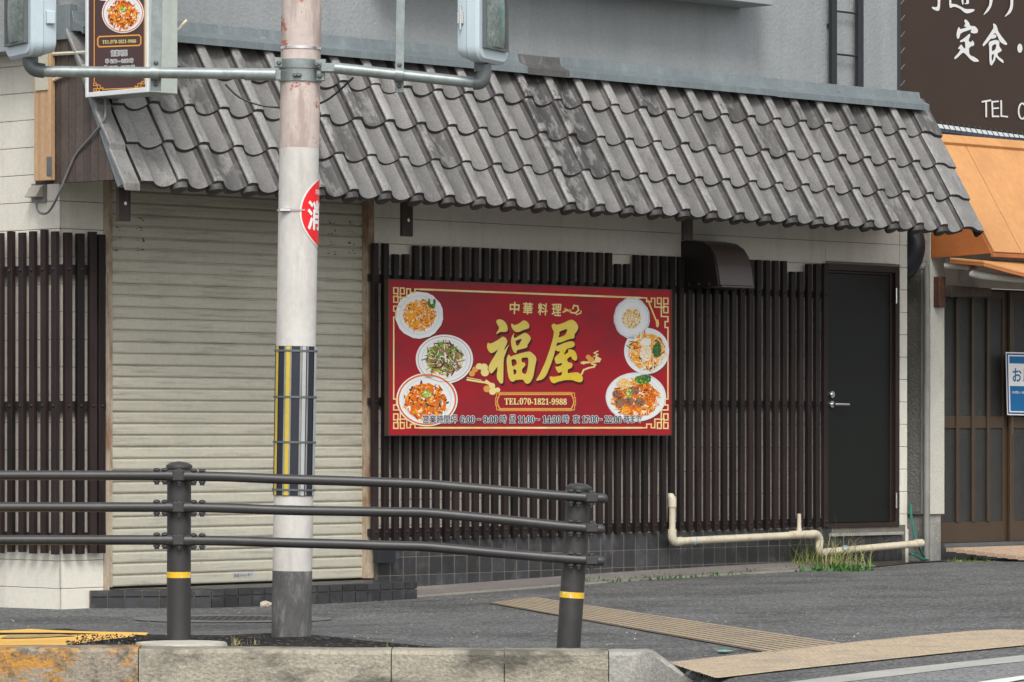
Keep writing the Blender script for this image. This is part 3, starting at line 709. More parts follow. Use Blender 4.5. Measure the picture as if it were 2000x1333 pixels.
# ------------------------------------------------------------------ slatted screens
sw, sdp = .048, .034
def screen(name, label, base): return thing(name, label, 'slat screen', base, group='dark brown slatted screens')
S1 = screen('slat_screen', 'long dark brown slatted screen behind the red menu sign', (UR+.1, -.06, .3))
u_s = PF(733, 700, .05).x; u_e = PF(1612, 700, .05).x
tops = [(762, 476), (806, 497), (1192, None), (1228, 516), (1547, None), (1577, 531), (1700, 516)]
def topz(u_):
    s_px = None
    for px in range(730, 1625, 2):
        if PF(px, 700, .05).x >= u_: s_px = px; break
    s_px = s_px or 1620
    if s_px < 762: y = 476
    elif s_px < 806: y = 497
    elif s_px < 1193: y = 480+(s_px-806)*.0375
    elif s_px < 1229: y = 516
    elif s_px < 1547: y = 498+(s_px-1229)*.040
    elif s_px < 1577: y = 531
    else: y = 516
    return PF(s_px, y, .05).z
zbt = PF(1310, 1038, .05).z; zbt2 = PF(1310, 1030, .05).z
nsl = round((u_e-u_s)/.0975); ps = (u_e-u_s)/nsl
z5, z9, z10 = PF(1450, 570, .05).z, PF(1450, 790, .05).z, PF(1450, 1023, .05).z
bolts = MB()
for k in range(nsl+1):
    u_ = u_s+k*ps + rnd.uniform(-.002, .002); zt_ = topz(u_); zl = zbt+rnd.uniform(-.006, .006) - (.02 if k < 22 else 0)
    j = rnd.uniform(-.002, .002)
    mk('slat', bx((u_-sw/2, -.062+j, zl), (u_+sw/2, -.062+sdp+j, zt_)), M['slat'], S1, bevel=.002)
    hood_zone = PF(1352, 600, .05).x < u_ < PF(1408, 600, .05).x
    for z in (z5 if not hood_zone else PF(1380, 618, .05).z, z9, z10):
        bolts.lathe([(.011, 0), (.010, .004), (.006, .008), (.001, .009)], (0, 0, 0), 8)
        for v_ in bolts.v[-32:]:
            v_.x, v_.y, v_.z = u_+v_.x, -.062+j-v_.z, z+v_.y
for z in (z5, z9, z10):
    mk('rail', bx((u_s-.03, -.0275, z-.025), (u_e+.03, -.002, z+.025)), M['slatrail'], S1)
mk('bolts', bolts, M['slat'], S1, smooth=True, kind='stuff')
# left screen, wrapping the corner
S2 = screen('slat_screen', 'dark brown slatted screen wrapping the white corner left of the shutter', (0, -.06, .3))
zt1 = PF(160, 455, .05).z; zb1 = PF(160, 1082, .05).z; bolts = MB()
zz_ = [PF(160, y, .05).z for y in (527, 793, 1050)]
for i, px in enumerate((134, 158, 182, 199)):
    u_ = PF(px, 700, .06).x
    mk('slat', bx((u_-.028, -.067, zb1+rnd.uniform(-.005, .005)), (u_+.028, -.035, zt1+rnd.uniform(-.01, .01))), M['slat'], S2, bevel=.002)
    for z in zz_[:2]:
        b0_ = len(bolts.v); bolts.lathe([(.012, 0), (.011, .004), (.006, .009), (.001, .010)], (0, 0, 0), 8)
        for v_ in bolts.v[b0_:]: v_.x, v_.y, v_.z = u_+v_.x, -.067-v_.z, z+v_.y
for z in zz_: mk('rail', bx((.0, -.0345, z-.03), (UL-.02, -.002, z+.03)), M['slatrail'], S2)
for z in zz_: mk('rail', bx((-.035, -.0345, z-.03), (-.002, 3.4, z+.03)), M['slatrail'], S2)
yy = -.05
y1_ = PU(21, 700, -.055).y; y2_ = PU(107, 700, -.055).y; pl = (y1_-y2_)/4
for k in range(34):
    y_ = y2_ + k*pl + rnd.uniform(-.003, .003)
    mk('slat', bx((-.067, y_-.026, zb1+rnd.uniform(-.008, .008)), (-.035, y_+.024, zt1+.01+rnd.uniform(-.012, .012))), M['slat'], S2, bevel=.002)
    for z in zz_[:2]:
        b0_ = len(bolts.v); bolts.lathe([(.012, 0), (.011, .004), (.006, .009), (.001, .010)], (0, 0, 0), 8)
        for v_ in bolts.v[b0_:]: v_.x, v_.y, v_.z = -.067-v_.z, y_+v_.y, z+v_.x
mk('bolts', bolts, M['slat'], S2, smooth=True, kind='stuff')

# ------------------------------------------------------------------ red menu sign
WS = .16
sg = thing('menu_sign', 'wide red restaurant sign with gold lettering and dishes on the slats', 'sign', (PF(1033, 850, WS).x, -WS, PF(1033, 850, WS).z))
a_, b_ = PF(760, 547, WS), PF(1310, 850, WS); zt_ = (PF(760, 547, WS).z+PF(1310, 568, WS).z)/2; zl_ = (PF(760, 850, WS).z+PF(1310, 849, WS).z)/2
redm = mat('red sign print', (.37, .012, .022, 1), .4, .05, 1, .01, 30, dirt=(.22, .022, .028, 1), damt=.85, dsc=(1.3, 1.3, 2.2), dthr=(.42, .62), spec=.2)
mk('panel', bx((a_.x, -WS, zl_), (b_.x, -WS+.03, zt_)), redm, sg)
mk('frame', MB().box((a_.x-.012, -WS-.003, zl_-.008), (a_.x-.001, -WS+.034, zt_+.008)).box((b_.x+.001, -WS-.003, zl_-.008), (b_.x+.012, -WS+.034, zt_+.008))
   .box((a_.x-.001, -WS+.001, zl_-.008), (b_.x+.001, -WS+.033, zl_-.001)).box((a_.x-.001, -WS+.001, zt_+.001), (b_.x+.001, -WS+.033, zt_+.008))
   .box((a_.x+.3, -WS+.031, zl_+.2), (a_.x+.34, -.0755, zt_-.2)).box((b_.x-.34, -WS+.031, zl_+.2), (b_.x-.3, -.0755, zt_-.2)), M['alu'], sg)
pS = lambda x, y, L: PF(x, y, WS+L)
gold = [flat('gold print pale', (.80, .66, .27, 1), .4), flat('gold print deep', (.72, .33, .07, 1), .4)]
goldg = mat('gold print', (.74, .50, .16, 1), .4, .1, 3, dirt=(.82, .72, .34, 1), damt=.9, dsc=(2, 2, 3), dthr=(.4, .6))
goldy = mat('gold lettering', (.74, .53, .035, 1), .35, .05, 3, dirt=(.72, .60, .18, 1), damt=.9, dsc=(1, 1, 3.0), dthr=(.40, .60))
# brush lettering traced stroke by stroke
def rg(L, ox, oy, s): return smoothring([(ox+x/s, oy+y/s) for x, y in L], 1)
K = 8.333
fuku = [
 [[(240,165),(255,125),(310,115),(370,140),(415,200),(435,270),(425,310),(385,325),(310,320),(240,365),(255,325),(295,262),(265,205)]],
 [[(110,495),(140,515),(200,495),(290,440),(345,398),(390,410),(425,465),(420,510),(372,600),(372,622),(455,520),(430,580),(400,660),(362,760),(358,1130),(345,1160),(315,1165),(290,1140),(255,1080),(250,1020),(268,890),(262,890),(215,950),(170,1000),(140,990),(115,930),(118,885),(160,800),(205,735),(280,600),(205,655),(160,672),(120,640),(90,575),(95,525)]],
 [[(490,185),(505,190),(540,215),(610,190),(690,130),(740,150),(778,195),(782,245),(770,265),(690,290),(610,325),(560,325),(525,300),(495,255),(485,215)]],
 [[(545,330),(525,385),(540,430),(600,395),(700,335),(745,345),(800,400),(808,440),(775,500),(750,530),(752,560),(740,580),(640,605),(580,620),(570,665),(550,670),(520,640),(490,560),(480,470),(500,385)], [(555,465),(665,430),(650,465),(610,540),(575,550),(560,500)]],
 [[(455,690),(480,730),(500,715),(600,680),(770,640),(810,648),(880,715),(902,770),(880,860),(850,1040),(810,1130),(770,1165),(735,1165),(700,1140),(685,1100),(640,1098),(560,1105),(515,1135),(480,1125),(445,1070),(425,960),(412,820),(415,750),(435,700)],
  [(485,775),(540,762),(570,790),(580,845),(530,880),(505,885)], [(520,925),(570,940),(572,1000),(530,1025)], [(650,745),(750,735),(765,760),(768,830),(745,960),(725,1010),(668,995),(660,930),(710,880),(722,850),(695,815),(660,820)]],
]
ya = [[[(1180,180),(1225,210),(1330,180),(1440,125),(1490,125),(1550,175),(1580,240),(1570,290),(1515,365),(1520,400),(1505,430),(1440,435),(1280,500),(1240,490),(1215,550),(1240,550),(1350,500),(1460,470),(1510,490),(1525,530),(1500,570),(1390,600),(1380,620),(1335,700),(1420,655),(1410,610),(1470,605),(1530,640),(1560,710),(1560,770),(1530,795),(1480,770),(1460,715),(1390,765),(1415,820),(1470,825),(1490,860),(1470,910),(1410,930),(1405,995),(1460,990),(1560,975),(1620,1010),(1655,1070),(1650,1120),(1610,1145),(1560,1135),(1480,1105),(1370,1105),(1240,1135),(1180,1165),(1130,1130),(1110,1070),(1120,1045),(1180,1055),(1310,1030),(1315,965),(1260,995),(1225,950),(1200,890),(1240,890),(1315,860),(1310,825),(1230,850),(1205,820),(1190,760),(1210,720),(1260,680),(1290,640),(1240,640),(1205,610),(1180,720),(1120,880),(1070,1010),(1010,1090),(900,1120),(890,1110),(950,1010),(1040,820),(1110,620),(1160,450),(1185,320),(1150,260),(1142,215)], [(1265,320),(1410,265),(1370,375),(1250,420),(1275,350)]]]
for nm, G in (('brush_character', fuku), ('brush_character', ya)):
    m1, m2 = MB(), MB()
    for i, s_ in enumerate(G):
        rr = [rg(r_, 940, 610, K) for r_ in s_]
        for j_, (dx, dy) in enumerate(((1, 1.6), (2, 3.2), (2.8, 4.6))): poly2(m2, [[(x+dx, y+dy) for x, y in r_] for r_ in rr], pS, .0020+.0003*j_+.00005*i)
        poly2(m1, rr, pS, .004+.00008*i)
    o = mk(nm, m1, goldy, sg); mk('drop_edge', m2, flat('dark red edge', (.075, .014, .018, 1)), o)
# border with corner frets
F0 = [[(1.4,1.4),(9.8,1.4),(9.8,13),(1.4,13),(1.4,1.4)], [(14.4,1.4),(22,1.4),(22,13),(14.4,13),(14.4,1.4)], [(1.4,18.5),(9.8,18.5),(9.8,30.5),(1.4,30.5),(1.4,18.5)], [(9,13),(9,18.5)],
      [(14.4,13),(14.4,38.5),(1.4,38.5),(1.4,48.5),(7,48.5),(7,60.5),(1.4,60.5),(1.4,72)], [(9,20),(27,20),(27,2.5),(34,2.5),(34,10),(43,10),(43,2.5),(56,2.5)]]
def fy_top(x): return 561+(x-768)*.0385
def fy_bot(x): return 838.5
fb = MB()
for sx_, ox in ((1, 767.5), (-1, 1306)):
    for sy_ in (1, -1):
        for s_ in F0:
            P_ = []
            for x, y in s_:
                X_ = ox+sx_*x; P_.append((X_, (fy_top(X_)+y*.97) if sy_ > 0 else fy_bot(X_)-y*.97))
            stroke(fb, P_, 2.5, pS, .0012)
stroke(fb, [(822, fy_top(822)+2.5), (1250, fy_top(1250)+2.5)], 3.6, pS, .001); stroke(fb, [(820, 836), (1252, 836)], 3.6, pS, .001)
stroke(fb, [(769, 630), (769, 768)], 2.6, pS, .001); stroke(fb, [(1304.5, 650), (1304.5, 768)], 2.6, pS, .001)
mk('gold_border', fb, goldg, sg)
# phone number plate
fb = MB()
q = [(974, 766.5), (980, 766.5), (1116, 766.5), (1122, 766.5)]
for off in (0, 3.2): stroke(fb, [(976, 767+off), (1116, 767+off)], 1.6 if off == 0 else 3.6, pS, .001); 
for off in (0, 3.2): stroke(fb, [(976, 802.5-off), (1116, 802.5-off)], 1.6 if off == 0 else 3.6, pS, .001)
for X_, s_ in ((975, -1), (1117, 1)):
    stroke(fb, [(X_, 768), (X_+s_*5, 768), (X_+s_*5, 777), (X_+s_*7, 777), (X_+s_*7, 792), (X_+s_*5, 792), (X_+s_*5, 801), (X_, 801)], 1.7, pS, .001)
    stroke(fb, [(X_-s_*1, 771), (X_+s_*1, 775), (X_+s_*3, 780), (X_+s_*4, 785), (X_+s_*3, 790), (X_+s_*1, 794), (X_-s_*1, 799)], 2.6, pS, .001)
mk('number_border', fb, gold[1], sg)
t_ = MB(); text(t_, serif('TEL')+':'+serif('070-1821-9988'), [(985.5, 777.5), (1107, 779), (1107, 791), (985.5, 790.5)], pS, .003, fat=.2); mk('lettering', t_, gold[0], sg)
t_ = MB()
for ch, xa in (('中', 996), ('華', 1022), ('料', 1051), ('理', 1078)): text(t_, ch, [(xa, 590+(xa-996)*.045), (xa+19, 591+(xa-996)*.045), (xa+17, 614+(xa-996)*.045), (xa, 613+(xa-996)*.045)], pS, .003, fat=.55)
mk('lettering', t_, gold[0], sg)
H = [('営業時間', 826, 879), (':', 881, 883), ('早', 884, 893), (serif('6:00'), 899, 927), ('~', 932, 939), (serif('9:00'), 944, 972), ('時', 977, 989), ('昼', 995, 1007), (serif('11:00'), 1012, 1043), ('~', 1044, 1054), (serif('14:30'), 1060, 1095), ('時', 1099, 1111), ('夜', 1119, 1132), (serif('17:00'), 1137, 1168), ('~', 1169, 1176), (serif('22:00'), 1181, 1214), ('時まで', 1219, 1252)]
dpb, hours = flat('dark blue print', (.018, .035, .07, 1)), 0
for s_, xa, xb in H:
    t1, t2 = MB(), MB()
    y0, y1 = (811, 827) if s_ not in ('~', ':') else ((818, 821.5) if s_ == '~' else (815, 826))
    if any(ord(ch) > 0x1D000 for ch in s_): y0, y1 = 812.5, 826.5
    Q = [(xa, y0), (xb, y0), (xb, y1), (xa, y1)]
    text(t1, s_, Q, pS, .0062, fat=.14); text(t2, s_, Q, pS, .0046, fat=1.05); o = mk('lettering', t1, dpb, sg); mk('outline', t2, M['white'], o)

# printed scroll clouds
def cloud(strokes, blobs, par=sg):
    m_ = MB()
    for P_, w_ in strokes: stroke(m_, P_, w_, pS, .0012, 0)
    for i, (x, y, r_, mi) in enumerate(blobs): poly2(m_, [ell(x, y, r_, r_*.95, 18)], pS, .002+.0001*i, mi)
    mk('printed_cloud', m_, [gold[0], gold[1]], par)
cloud([([(913, 742), (925, 744), (950, 748), (957, 752)], 3.6), ([(913, 738), (940, 743)], 1.6), ([(950, 745), (960, 752), (967, 762)], 5)], [(928, 722, 6, 1), (936, 716, 6.5, 0), (945, 718, 8, 0), (947, 728, 8, 0), (922, 730, 6, 1), (951, 760, 7, 1), (962, 765, 7, 0), (972, 762, 5, 0), (961, 754, 6, 0)])
cloud([([(1136, 731), (1140, 723), (1150, 719), (1160, 717), (1163, 713), (1156, 711)], 3.2), ([(1136, 709), (1150, 708), (1170, 706), (1172, 702), (1165, 698)], 4), ([(1160, 697), (1168, 693), (1160, 690), (1168, 686)], 2)], [(1149, 698, 5, 1), (1154, 703, 6, 1), (1166, 703, 4.5, 0), (1140, 709, 3.4, 0)])
cloud([([(1100, 610), (1108, 606), (1116, 611), (1124, 612), (1130, 606), (1128, 598), (1121, 597), (1119, 603)], 2.8), ([(1126, 615), (1134, 612), (1135, 608)], 2.2)], [(1104, 604, 2.6, 1), (1113, 607, 3, 1)])
# printed dishes
PAL = [flat('print %d' % i, col_, .4) for i, col_ in enumerate([
 (.76, .77, .76, 1), (.72, .16, .015, 1), (.86, .36, .025, 1), (.42, .06, .012, 1), (.84, .55, .18, 1), (.09, .028, .012, 1), (.08, .22, .025, 1), (.36, .50, .04, 1), (.80, .72, .58, 1), (.62, .64, .64, 1), (.42, .05, .04, 1), (.04, .12, .05, 1), (.10, .22, .55, 1), (.30, .17, .10, 1), (.85, .82, .74, 1)])]
def dish(cx, cy, rx, ry, pal, fr=.66, n=260, size=(1.2, 3.2), long_=1.0, n_pl=48, rim=None, proj=pS, par=sg, base=.001, foff=(0, 0), extra=None, seedv=0, rot=0, scale=1):
    rr = random.Random(seedv); m_ = MB()
    if n_pl < 20: pr = smoothring(ell(cx, cy, rx, ry, n_pl, .3, rot=rot), 1)
    else: pr = ell(cx, cy, rx, ry, n_pl, rot=rot)
    poly2(m_, [[(x+1.3, y+1.8) for x, y in pr]], proj, base, 5)
    poly2(m_, [pr], proj, base+.0004, 0)
    poly2(m_, [ell(cx, cy, rx*.80, ry*.80, 40, rot=rot)], proj, base+.0008, 9)
    poly2(m_, [ell(cx, cy, rx*.77, ry*.77, 40, rot=rot)], proj, base+.0011, 0)
    if rim is not None:
        rr_ = ell(cx, cy, rx*rim[1], ry*rim[1], 40, rot=rot)
        stroke(m_, rr_, rim[2], proj, base+.0013, rim[0], closed=True)
    fx, fy = cx+foff[0], cy+foff[1]
    poly2(m_, [ell(fx, fy, rx*fr*.95, ry*fr*.95, 26, 0, .12)], proj, base+.002, pal[0])
    for i in range(n):
        a = rr.random()*6.283; d = math.sqrt(rr.random())*fr
        x, y = fx+rx*d*math.cos(a), fy+ry*d*math.sin(a); s_ = rr.uniform(*size); th = rr.random()*6.28
        L_ = s_*long_*rr.uniform(.7, 1.3); w_ = s_*rr.uniform(.35, .6)
        ca, sa = math.cos(th), math.sin(th)
        P_ = [(x+ca*p-sa*q_, y+sa*p+ca*q_) for p, q_ in ((-L_, -w_*.6), (0, -w_), (L_, -w_*.5), (L_, w_*.6), (0, w_), (-L_, w_*.5))]
        m_.add([proj(p[0], p[1], base+.0024+rr.random()*.0008) for p in P_], [(0, 1, 2, 3, 4, 5)], rr.choice(pal+[5, 14] if n > 100 else pal))
    MIX = {13: [13, 5, 3, 13], 7: [7, 6, 8], 6: [6, 11, 7], 11: [11, 6, 11], 14: [14, 8, 0], 8: [8, 14, 4], 2: [2, 4, 1], 4: [4, 8, 2], 1: [1, 3, 2]}
    for e_ in (extra or []):
        for _ in range(int(e_[2]*e_[3]*.45)+4):
            a = rr.random()*6.283; d = math.sqrt(rr.random())*.95; x, y = e_[0]+e_[2]*d*math.cos(a), e_[1]+e_[3]*d*math.sin(a); q_ = rr.uniform(.7, 1.9); th = rr.random()*3
            P_ = [(x+q_*math.cos(th+k_*1.26)*(1.5 if k_ % 2 else .8), y+q_*math.sin(th+k_*1.26)) for k_ in range(5)]
            m_.add([proj(p[0], p[1], base+.0040+rr.random()*.0006) for p in P_], [(0, 1, 2, 3, 4)], rr.choice(MIX[e_[4]]))
        poly2(m_, [ell(*e_[:4], 16, 0, .25)], proj, base+.0034+rr.random()*.0003, e_[4])
    mk('printed_dish', m_, PAL, par)
dish(819, 616, 49, 48, [2, 2, 1, 4, 1, 2, 8, 3], .66, 320, (1, 2.4), 1.4, 9, extra=[(838, 592, 2.5, 8, 6), (845, 598, 5, 4, 6), (849, 590, 2, 6, 11)], seedv=1)
dish(868, 702, 56, 48, [13, 7, 6, 4, 5, 8, 13, 6], .66, 260, (1.6, 3.4), 2.8, rim=(10, .92, .8), seedv=2)
dish(834, 781, 60, 52, [1, 2, 5, 3, 2, 4, 1, 13], .72, 240, (1.8, 4.2), 1.1, rim=(1, .93, 3.0), extra=[(833, 770, 10, 7, 7), (835, 767, 6, 4, 7)], seedv=3, foff=(-2, 4))
dish(1234, 622, 37, 42, [4, 8, 4, 14, 8, 13], .50, 240, (1, 2.2), 1.2, 9, rim=(12, .9, .7), seedv=4)
dish(1263, 686, 44, 45, [2, 4, 2, 8, 4, 1], .80, 260, (1.4, 3.0), 2.6, extra=[(1262, 668, 10, 8, 14), (1262, 690, 11, 16, 8), (1283, 684, 9, 14, 11), (1286, 676, 5, 7, 6)], seedv=5)
dish(1242, 776, 59, 48, [1, 2, 4, 2, 8, 3], .78, 250, (1.6, 3.6), 1.6, rim=(9, .97, .8), extra=[(1211, 786, 10, 9, 13), (1229, 784, 9, 9, 13), (1250, 786, 10, 9, 13), (1205, 770, 9, 8, 13), (1222, 802, 9, 8, 2), (1228, 768, 6, 9, 7), (1255, 742, 16, 9, 6), (1262, 738, 10, 6, 11), (1218, 750, 14, 10, 4), (1240, 764, 8, 8, 13), (1268, 778, 6, 14, 1)], seedv=6, foff=(0, 3))
stroke_m = MB(); stroke(stroke_m, [(1266, 588), (1282, 628)], 3, pS, .0012); poly2(stroke_m, [ell(1284, 632, 3, 8)], pS, .002); mk('printed_spoon', stroke_m, PAL[4], sg)

# ------------------------------------------------------------------ vertical hanging sign at the corner
us = gl-.07; A_, B_ = PU(169, 190, us), PU(291, 180, us); hb = (PU(169, 190, us).z+PU(291, 182, us).z)/2; dp = .235
vs = thing('hanging_sign', 'narrow vertical dark brown menu sign box projecting above the canopy', 'sign', (us, (A_.y+B_.y)/2, hb))
y0, y1 = B_.y, A_.y
mk('box', bx((us+.004, y0+.002, hb+.002), (us+dp, y1-.002, 5.0)), mat('sign box paint', (.40, .44, .40, 1), .5, .05, 3, dirt=(.3, .33, .3, 1), damt=.3, dsc=(9, 9, 1)), vs, bevel=.004)
mk('face', bx((us-.003, y0+.025, hb+.03), (us+.003, y1-.025, 5.0)), mat('dark brown print', (.062, .028, .026, 1), .35, .1, 2), vs)
mk('frame', MB().box((us-.012, y0, hb), (us+.003, y0+.025, 5.0)).box((us-.012, y1-.025, hb), (us+.003, y1, 5.0)).box((us-.012, y0+.025, hb), (us+.003, y1-.025, hb+.03)), mat('white aluminium', (.62, .64, .64, 1), .35, .04), vs, bevel=.003)
pV = lambda x, y, L: PU(x, y, us-.003-L)
t_ = MB(); stroke(t_, [(184, -30), (184, 160)], 1.8, pV, .001); stroke(t_, [(282, -30), (282, 160)], 1.8, pV, .001)
for s_, ox in ((1, 183), (-1, 282)):
    for P_ in ([(0, 0), (5, 0), (5, 5), (0, 5), (0, 0)], [(6, 0), (11, 0), (11, 5), (6, 5)], [(0, -6), (5, -6), (5, -11), (0, -11), (0, -6)], [(7, -2), (7, -8), (13, -6), (13, 0), (18, -2), (18, 0)]):
        stroke(t_, [(ox+s_*x, 173.5+y-(ox-183)*.035*0-(0 if s_ > 0 else 3)) for x, y in P_], 1.5, pV, .001)
stroke(t_, [(200, 175), (268, 172)], 1.8, pV, .001); mk('gold_border', t_, gold[1], vs)
t_ = MB(); P_ = [(194, 72), (272, 69), (275, 73), (275, 85), (272, 89), (194, 92), (191, 88), (191, 76)]; stroke(t_, P_, 2.6, pV, .001, closed=True); mk('number_border', t_, gold[1], vs)
t_ = MB(); text(t_, serif('TEL')+':'+serif('070-1821-9988'), [(200, 79), (266, 77), (266, 84), (200, 86)], pV, .002); mk('lettering', t_, gold[0], vs)
t1, t2 = MB(), MB()
for s_, Q in (('営業時間', [(217, 99), (248, 98), (248, 109.5), (217, 110.5)]), ('早 '+serif('6:00')+' ~ '+serif('9:00')+' 時', [(206, 116), (260, 114.5), (260, 123), (206, 124.5)]), ('昼 '+serif('11:00')+'~ '+serif('14:30')+' 時', [(203, 129), (263, 127.5), (263, 136.5), (203, 138)]), ('夜 '+serif('17:00')+'~ '+serif('22:00')+' 時まで', [(198, 143), (271, 140.5), (271, 149), (198, 151)])):
    text(t1, s_, Q, pV, .0036); text(t2, s_, Q, pV, .0028, fat=.9)
mk('lettering', t1, flat('dark print', (.05, .06, .09, 1)), vs); mk('lettering_outline', t2, M['white'], vs)
dish(240, 26, 41, 39, [1, 2, 5, 3, 2, 4, 1, 2], .72, 220, (1.8, 4.0), 1.1, rim=(1, .93, 1.6), proj=pV, par=vs, extra=[(240, 18, 7, 5, 7)], seedv=8, foff=(0, 3))
dish(206, -32, 41, 34, [4, 8, 2], .6, 60, (1.8, 4.0), 1.1, proj=pV, par=vs, seedv=9)
for za, ya_ in ((PU(130, 108, us).z, -.12), (PU(130, 140, us).z, -.12)):
    pass
mk('bracket_arm', MB().tube([(us+.05, -.10, PU(100, 106, gl).z), (us+.05, y1+.02, PU(168, 104, gl).z)], .012, 6), mat('cream bracket', (.5, .48, .38, 1), .5), vs)
mk('bracket_arm', MB().tube([(us+.05, -.10, PU(100, 168, gl).z), (us+.05, y1+.02, PU(168, 126, gl).z)], .010, 6), M['galvdark'] if 0 else mat('cream bracket', (.5, .48, .38, 1), .5), vs)
mk('bracket_plate', bx((gl-.055, -.215, PU(90, 178, gl).z), (gl-.0455, -.10, PU(90, 98, gl).z)), mat('cream plate', (.42, .40, .32, 1), .6), vs)
mk('stay', MB().tube([(us+dp, y0+.05, 4.0), (us+dp+.02, y0+.05, PU(330, 55, gl).z), (us+dp+.12, y0+.06, PF(352, 50, .9).z)], .012, 6), M['pvc'], vs)

# ------------------------------------------------------------------ small fittings
# outlet box on the side wall, with cable to the sign
p0, p1 = PU(66, 400, 0), PU(92, 358, 0)
ob = thing('outlet_box', 'grey weatherproof outlet box on the white side wall at the left', 'outlet', (0, p0.y, p0.z))
yA, yB = p1.y, p0.y
mk('back_plate', bx((-.02, yA-.0, p0.z+.01), (-.0005, yB, p1.z)), M['greypipe'], ob)
mk('hood', MB().prism([(-.02, yA+.01, p1.z-.01), (-.05, yA+.01, p1.z-.03), (-.09, yA+.01, p1.z-.09), (-.02, yA+.01, p1.z-.09)], (0, yB-yA-.02, 0)), mat('old plastic', (.34, .31, .26, 1), .6), ob, bevel=.003)
pp_ = [PU(72, 395, -.05), PU(72, 408, -.05), PU(80, 417, -.07), PU(95, 414, -.08), PU(112, 385, gl), PU(135, 330, gl-.01), PU(150, 300, gl-.01), PU(180, 265, gl-.02), PU(203, 235, gl-.02), PU(206, 210, gl), PU(205, 186, us+.06)]
def curve(pts, n=8):
    P = [Vector(p) for p in pts]; out = []
    for i in range(len(P)-1):
        a, b, c_, d = P[max(i-1, 0)], P[i], P[i+1], P[min(i+2, len(P)-1)]
        for k in range(n):
            t = k/n; out.append(.5*((2*b)+(c_-a)*t+(2*a-5*b+4*c_-d)*t*t+(3*b-a-3*c_+d)*t**3))
    out.append(P[-1]); return out
solo('power_cable', MB().tube(curve(pp_), .0075, 6), mat('grey cable', (.16, .165, .17, 1), .5), 'F', smooth=True, label='grey cable looping from the outlet box up to the hanging sign', category='cable')
# range hood vent
hp = [(0, 0), (.10, 0), (.20, -.018), (.275, -.06), (.32, -.12), (.345, -.20), (.37, -.335), (.15, -.36), (0, -.36)]
p = PF(1336, 470, .03); uh = p.x; zh = p.z; uw = .385
vh = thing('vent_hood', 'dark brown curved kitchen vent hood above the slats', 'vent hood', (uh, 0, zh-.36))
mk('cover', MB().prism([(uh+.02, -w_-.0, zh+z) for w_, z in hp[:7]] + [(uh+.02, -.36, zh-.335)] + [(uh+.02, -w_+.012, zh+z-.012) for w_, z in reversed(hp[1:6])] + [(uh+.02, 0, zh-.012)], (uw-.02, 0, 0)), M['hood'], vh, smooth=True)
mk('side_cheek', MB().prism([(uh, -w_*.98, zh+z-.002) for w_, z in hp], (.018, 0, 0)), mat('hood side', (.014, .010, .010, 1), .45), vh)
mk('side_cheek', MB().prism([(uh+uw-.0, -w_*.98, zh+z-.002) for w_, z in hp], (.018, 0, 0)), M['hood'], vh)
mk('drip_lip', bx((uh+.02, -.385, zh-.352), (uh+uw, -.15, zh-.340)), M['hood'], vh)
mk('duct', bx((uh+.06, -.14, zh-.33), (uh+uw-.06, -.0005, zh-.02)), M['blackpl'], vh)
for k in range(3):
    mk('screw', MB().tube([(uh-.004, -.08-.10*k, zh-.325), (uh, -.08-.10*k, zh-.325)], .007, 8), M['chrome'], vh)
mk('label', bx((uh+.30, -.352, zh-.285), (uh+.42, -.349, zh-.262)), M['alu'], vh, rot=(0, 0, 0)) if 0 else None
# cream drain pipe
wp = .13; r_p = .028
a1, a2, a3, a4, a5, a6 = PF(1313, 975, wp), PF(1313, 1058, wp), PF(1597, 1044, wp), PF(1600, 1078, wp), PF(1597, 1078, wp), PF(1790, 1062, wp)
PI_ = thing('drain_pipe', 'cream plastic drain pipe running low along the tiled plinth', 'pipe', a2)
def pipe(nm, pts, r, m=M['pvc'], par=PI_): return mk(nm, MB().tube(pts, r, 12), m, par, smooth=True)
V3 = Vector
pipe('cap', [V3((a1.x, -wp, a1.z-.06)), V3((a1.x, -wp, a1.z+.0)), V3((a1.x-.004, -wp+.015, a1.z+.025)), V3((a1.x-.006, -wp+.03, a1.z+.035))], [r_p*1.1, r_p*1.1, r_p*.9, r_p*.4])
pipe('riser', [V3((a1.x, -wp, a1.z-.05)), V3((a2.x, -wp, a2.z+.05))], r_p*.86)
pipe('elbow', curve([V3((a2.x, -wp, a2.z+.09)), V3((a2.x, -wp, a2.z+.03)), V3((a2.x+.03, -wp, a2.z)), V3((a2.x+.10, -wp, a2.z))], 4), r_p*1.18)
pipe('long_run', [V3((a2.x+.07, -wp, a2.z)), V3((a3.x-.10, -wp, a3.z))], r_p)
pipe('tee', [V3((a3.x-.32, -wp, a3.z-.0)), V3((a3.x-.08, -wp, a3.z))], r_p*1.15)
pipe('cleanout', [V3((a3.x-.22, -wp, a3.z)), V3((a3.x-.22, -wp, a3.z+.06)), V3((a3.x-.22, -wp, a3.z+.16))], [r_p*1.1, r_p*.6, r_p*.55])
pipe('elbow', curve([V3((a3.x-.1, -wp, a3.z)), V3((a3.x-.02, -wp, a3.z)), V3((a3.x+.02, -wp, a3.z-.04)), V3((a3.x+.015, -wp, a4.z+.03)), V3((a3.x+.04, -wp, a4.z-.01)), V3((a3.x+.1, -wp, a4.z-.005))], 5), r_p*1.15)
pipe('short_run', [V3((a3.x+.08, -wp, a4.z-.004)), V3((a6.x+.06, -wp, a6.z))], r_p)
pipe('end_socket', [V3((a6.x-.02, -wp, a6.z)), V3((a6.x+.065, -wp, a6.z+.002))], r_p*1.15)
